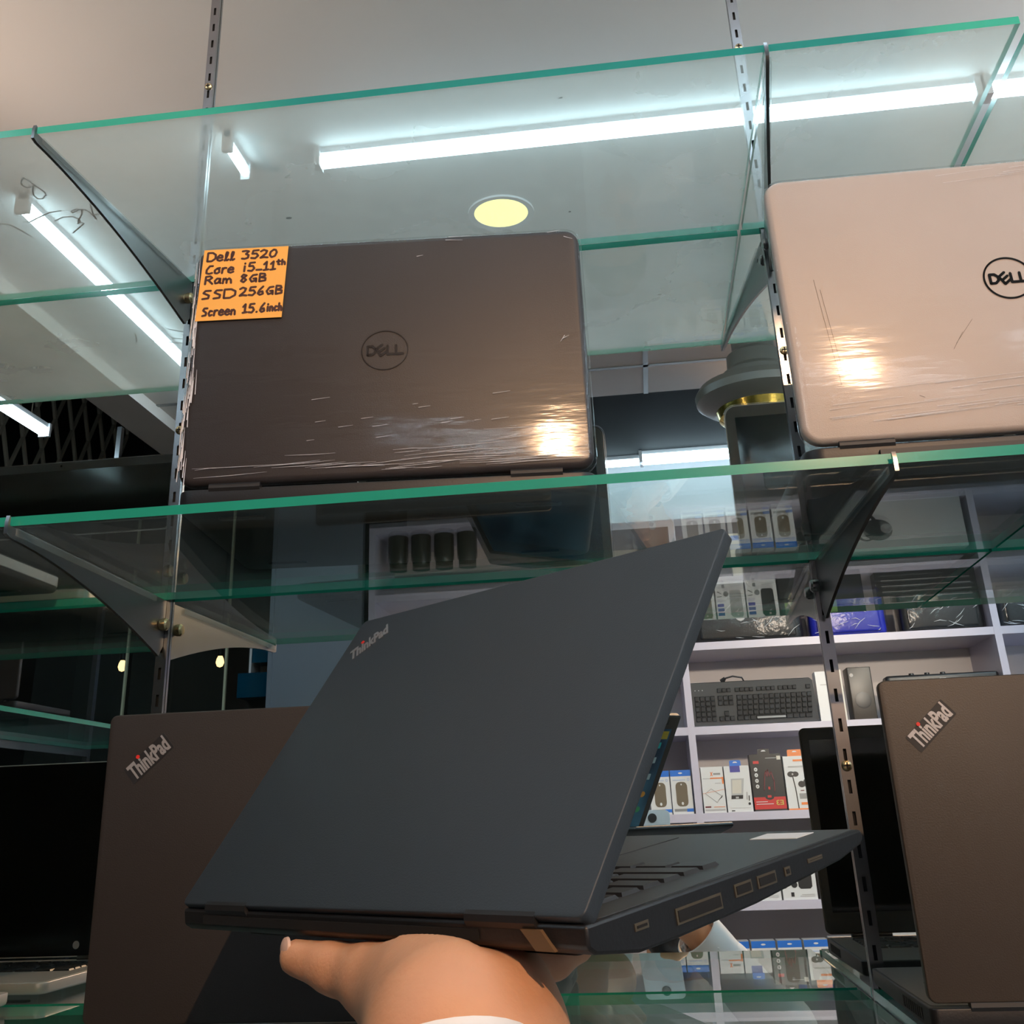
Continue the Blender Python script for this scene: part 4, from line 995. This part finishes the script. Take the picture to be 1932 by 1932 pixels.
def body(P):
    d = ell(P, head+[0,0,.025], (.078,.098,.105))
    d = smin(d, rcone(P, head+[0,.035,-.055], head+[0,.055,-.085], .058, .034), .04)      # jaw
    d = smin(d, rcone(P, head+[0,.096,.020], head+[0,.115,-.018], .010, .0135), .014)     # nose
    d = smin(d, rcone(P, head+[-.035,.086,.036], head+[.035,.086,.036], .011, .011), .016) # brow
    for e in (-1, 1):
        d = smin(d, ell(P, head+[e*.081,-.008,.0], (.010,.019,.031)), .008)                # ears
        d = np.maximum(d, -(np.linalg.norm(P-(head+np.array([e*.031,.104,.016])), axis=-1)-.0125))
    d = smin(d, rcone(P, head+[-.018,.098,-.050], head+[.018,.098,-.050], .0075, .0075), .006) # lips
    d = smin(d, rcone(P, head+[0,-.02,-.06], [PX,PYY-.01,1.36], .056, .062), .03)
    d = smin(d, rcone(P, [PX-.14,PYY,1.35], [PX+.14,PYY,1.35], .055, .055), .06)
    d = smin(d, rcone(P, [PX,PYY,1.30], [PX,PYY,.95], .125, .115), .08)
    d = smin(d, rcone(P, shL, elbowL, .045, .036), .03); d = smin(d, rcone(P, elbowL, elbowL*.3+wristL*.7, .036, .028), .02)
    d = smin(d, rcone(P, shR, elbowR, .045, .036), .03); d = smin(d, rcone(P, elbowR, elbowR*.3+wristR*.7, .036, .028), .02)
    for e in (-1, 1):
        d = smin(d, rcone(P, [PX+e*.085,PYY,.92], [PX+e*.095,PYY+.02,.48], .082, .056), .04)
        d = smin(d, rcone(P, [PX+e*.095,PYY+.02,.48], [PX+e*.10,PYY,.09], .054, .038), .02)
        d = smin(d, rcone(P, [PX+e*.10,PYY-.02,.055], [PX+e*.115,PYY+.14,.040], .042, .032), .03)
    return d
person = root('person', 'person in a white shirt holding up the black laptop on one hand', 'person', (PX, PYY, 0))
person_M = Matrix.Translation((-PX, -PYY, 0))
sk = sdf_obj('body', [(body, (.05,-1.75,-.01), (1.05,-.62,1.75), .0125), (hand_left, (.22,-.82,1.56), (.66,-.36,1.76), .0028), (hand_right, (.36,-1.42,1.50), (.76,-1.06,1.80), .0035)], 'skin', person)
sk.matrix_local = person_M
def offs(lst, k=.05):
    def f(P):
        d = None
        for a, b, r1, r2 in lst:
            c = rcone(P, a, b, r1, r2); d = c if d is None else smin(d, c, k)
        return d
    return f
cuffL0, cuffL1 = cpt(850, 2130, .425), cpt(838, 2035, .440)
dL = (cuffL1-cuffL0)/np.linalg.norm(cuffL1-cuffL0)
cuffR1 = wristR-(wristR-elbowR)/np.linalg.norm(wristR-elbowR)*.035; dR = (wristR-elbowR)/np.linalg.norm(wristR-elbowR)
def shirt(P):
    d = rcone(P, [PX,PYY,1.28], [PX,PYY,.98], .165, .165)
    d = smin(d, rcone(P, [PX-.15,PYY,1.345], [PX+.15,PYY,1.345], .075, .075), .08)
    d = smin(d, rcone(P, shL, elbowL, .068, .056), .05); d = smin(d, rcone(P, elbowL, cuffL1, .056, .044), .03)
    d = smin(d, rcone(P, shR, elbowR, .068, .056), .05); d = smin(d, rcone(P, elbowR, cuffR1, .056, .045), .03)
    d = d + .003*np.sin(P[..., 2]*60+3*np.sin(P[..., 0]*31))*np.sin(P[..., 0]*47+P[..., 1]*33)
    inner = np.minimum(rcone(P, elbowL, cuffL1+dL*.06, .050, .0375), rcone(P, elbowR, cuffR1+dR*.06, .050, .038))
    inner = np.minimum(inner, rcone(P, [PX,PYY,1.40], [PX,PYY,1.6], .066, .07))
    d = np.maximum(d, -inner)
    d = np.maximum(d, (P-cuffL1)@dL-.001+0*d); 
    far = np.linalg.norm(P-cuffR1, axis=-1) < .12
    d = np.where(far, np.maximum(d, (P-cuffR1)@dR-.001), d)
    return np.maximum(d, .80-P[..., 2])
def shirt_all(P): return shirt(P)
# the cuff plane of the left sleeve must not cut the torso, so it only acts near that wrist
def shirt(P):
    d = rcone(P, [PX,PYY,1.28], [PX,PYY,.98], .165, .165)
    d = smin(d, rcone(P, [PX-.15,PYY,1.345], [PX+.15,PYY,1.345], .075, .075), .08)
    d = smin(d, rcone(P, shL, elbowL, .068, .056), .05); d = smin(d, rcone(P, elbowL, cuffL1+dL*.03, .056, .043), .03)
    d = smin(d, rcone(P, shR, elbowR, .068, .056), .05); d = smin(d, rcone(P, elbowR, cuffR1+dR*.03, .056, .045), .03)
    d = d + .003*np.sin(P[..., 2]*60+3*np.sin(P[..., 0]*31))*np.sin(P[..., 0]*47+P[..., 1]*33)
    inner = np.minimum(rcone(P, cuffL1-dL*.06, cuffL1+dL*.08, .036, .038), rcone(P, cuffR1-dR*.05, cuffR1+dR*.06, .039, .039))
    inner = np.minimum(inner, rcone(P, [PX,PYY-.005,1.40], [PX,PYY,1.6], .068, .07))
    d = np.maximum(d, -inner)
    for c_, q_ in ((cuffL1, dL), (cuffR1, dR)):
        d = np.where(np.linalg.norm(P-c_, axis=-1) < .13, np.maximum(d, (P-c_)@q_-.001), d)
    return np.maximum(d, .80-P[..., 2])
sh = sdf_obj('shirt', [(shirt, (.05,-1.75,.78), (1.05,-.60,1.60), .009)], 'shirt', person, 1); sh.matrix_local = person_M
# cuff bands, collar points, buttons
def cuff(c_, q_, r, L, nm='cuff'):
    q_ = Vector(q_); a = q_.orthogonal().normalized(); b = q_.cross(a); R = []
    for (rr, s_) in ((r, -L), (r+.001, -L*.5), (r+.001, .003), (r-.0018, .004), (r-.003, -.001), (r-.003, -L*.9)):
        R.append([Vector(c_)+q_*s_+a*rr*math.cos(2*PI*k/36)+b*rr*math.sin(2*PI*k/36) for k in range(36)])
    g = G().layers(R, cap=False); o = g.obj(nm, 'shirt', person, 50); o.matrix_local = person_M; return o
cuff(cuffL1, dL, .0415, .05); cu = cuff(cuffR1, dR, .048, .065)
bd = Vector(cuffR1)-Vector(dR)*.035; side = Vector((0, 1, 0)); side = (side-Vector(dR)*side.dot(Vector(dR))).normalized()
MT['button'] = pm('shell_button', (.75, .75, .73), .25)
Mb = frame(bd+side*.0485, Vector(dR), side.cross(Vector(dR)), side)
G().lathe([(.001,-.001),(.007,-.001),(.007,.0015),(.005,.001),(.001,.001)], n=18).obj('button', 'button', cu).matrix_local = Mb
for k in range(4):
    o = G().lathe([(.001,-.002),(.006,-.002),(.006,.0015),(.001,.001)], n=16).obj('button', 'button', sh); o.matrix_local = frame(Vector((PX, PYY+.170, 1.27-k*.085)), Vector((1,0,0)), Vector((0,0,-1)), Vector((0,1,0)))
for e in (-1, 1):
    g = G().layers([[(PX+e*.012, PYY+.085, 1.405), (PX+e*.085, PYY+.035, 1.432), (PX+e*.07, PYY+.10, 1.375), (PX+e*.035, PYY+.125, 1.352)], [(PX+e*.012, PYY+.090, 1.409), (PX+e*.089, PYY+.038, 1.436), (PX+e*.074, PYY+.105, 1.377), (PX+e*.037, PYY+.130, 1.354)]])
    o = g.obj('collar_point', 'shirt', person, 30); o.matrix_local = person_M
R_ = [[(PX+r*math.cos(2*PI*k/32), PYY-.004+r*1.05*math.sin(2*PI*k/32), z) for k in range(32)] for r, z in ((.076,1.385),(.074,1.435),(.070,1.437),(.070,1.385))]
o = G().layers(R_, cap=False).obj('collar', 'shirt', person, 50); o.matrix_local = person_M
def hair(P):
    d = ell(P, head+[0,-.010,.035], (.088,.104,.108))
    cut = np.minimum(np.maximum((head[2]+.065+(P[..., 1]-head[1])*.3)-P[..., 2], 0)*0+ (head[2]+.055-P[..., 2]), 9)
    face = ((P[..., 1]-head[1])*.9 - (P[..., 2]-head[2]-.075)*.9 - .035)
    return np.maximum(np.maximum(d, face), (head[2]-.045-P[..., 2])) + .002*np.sin(P[..., 0]*150)*np.sin(P[..., 1]*130)
o = sdf_obj('hair', [(hair, tuple(head-.14), tuple(head+.17), .006)], 'hair', person, 1); o.matrix_local = person_M
def beard(P):
    d = rcone(P, head+[0,.040,-.062], head+[0,.068,-.100], .064, .044)
    d = smin(d, rcone(P, head+[-.020,.106,-.036], head+[.020,.106,-.036], .008, .008), .006)
    mouth = ell(P, head+[0,.112,-.052], (.024,.03,.008))
    up = P[..., 2]-(head[2]-.030)+ np.abs(P[..., 0]-head[0])*-.3
    return np.maximum(np.maximum(d, up), -mouth)+.0025*np.sin(P[..., 0]*170)*np.sin(P[..., 2]*120)
o = sdf_obj('beard', [(beard, tuple(head+[-.12,-.08,-.18]), tuple(head+[.12,.18,.02]), .006)], 'hair', person, 1); o.matrix_local = person_M
MT['eye'] = pm('eye_white', (.75, .73, .70), .15); MT['iris'] = pm('dark_iris', (.02, .01, .006), .1)
for e in (-1, 1):
    c_ = Vector(head)+Vector((e*.031, .0925, .016))
    ey = G().lathe([(.0005, -.0115)]+[(.0115*math.sin(PI*k/10), -.0115*math.cos(PI*k/10)) for k in range(1, 10)]+[(.0005, .0115)], n=16).obj('eye', 'eye', person); ey.matrix_local = person_M @ Matrix.Translation(c_)
    G().lathe([(.0005,-.0120),(.003,-.0117),(.0055,-.0104),(.0055,-.009),(.0005,-.009)], n=14, axis='y').obj('iris', 'iris', ey)
    for v in ey.children[0].data.vertices: pass
def trous(P):
    d = None
    for e in (-1, 1):
        c = smin(rcone(P, [PX+e*.085,PYY,.92], [PX+e*.095,PYY+.01,.48], .105, .085), rcone(P, [PX+e*.095,PYY+.01,.48], [PX+e*.10,PYY,.10], .085, .075), .03)
        d = c if d is None else smin(d, c, .03)
    return np.maximum(np.maximum(d, P[..., 2]-.95), .07-P[..., 2])
o = sdf_obj('trousers', [(trous, (.28,-1.68,.04), (.82,-1.34,1.0), .012)], 'trouser', person, 1); o.matrix_local = person_M
for e in (-1, 1):
    def shoe(P, e=e):
        d = smin(rcone(P, [PX+e*.10,PYY-.04,.050], [PX+e*.118,PYY+.15,.042], .050, .042), rcone(P, [PX+e*.10,PYY-.03,.06], [PX+e*.10,PYY-.02,.10], .050, .046), .03)
        return np.maximum(d, .002-P[..., 2])
    o = sdf_obj('shoe', [(shoe, (PX+e*.1-.1,-1.66,-.01), (PX+e*.1+.12,-1.24,.17), .01)], 'edge_black', person, 1); o.matrix_local = person_M
# thumb nail, on the left-hand thumb tip
tip = Vector(cpt(553, 1786, .556)); tdir = (Vector(cpt(560,1788,.563))-Vector(cpt(632,1806,.548))).normalized()
nn = (Vector(CAM)-tip).normalized()*.35+Vector((-.8,-.1,.1)); nn = (nn-tdir*nn.dot(tdir)*.35).normalized(); nx = tdir.cross(nn).normalized(); ny = nn.cross(nx)
G().lathe([(.0005,.0012),(.003,.0010),(.0045,.0004),(.005,-.001)], n=16).obj('thumbnail', 'nail', person).matrix_local = person_M @ frame(Vector(cpt(537, 1787, .560)), nx, ny, nn)

# the phone that takes the picture
MT['phone'] = pm('pale_phone_back', (.66, .72, .76), .3)
t = root('smartphone', 'pale smartphone with a black lens, raised in the hand of the person', 'phone', M=frame(Vector(ph_o), Vector(phx), Vector(phy), Vector(ph_n)))
G().slab(-.0375, .0375, -.0765, .0765, -.004, .004, .010, .0015, .0015).obj('case', 'phone', t)
G().slab(-.035, .035, -.074, .074, -.0045, -.0039, .008, .0002, .0002).obj('display', 'screen_off', t)
o = G().lathe([(.001, .004), (.0088, .004), (.0088, .0056), (.001, .0056)], (.003, .060, 0), 20).obj('lens', 'edge_black', t)
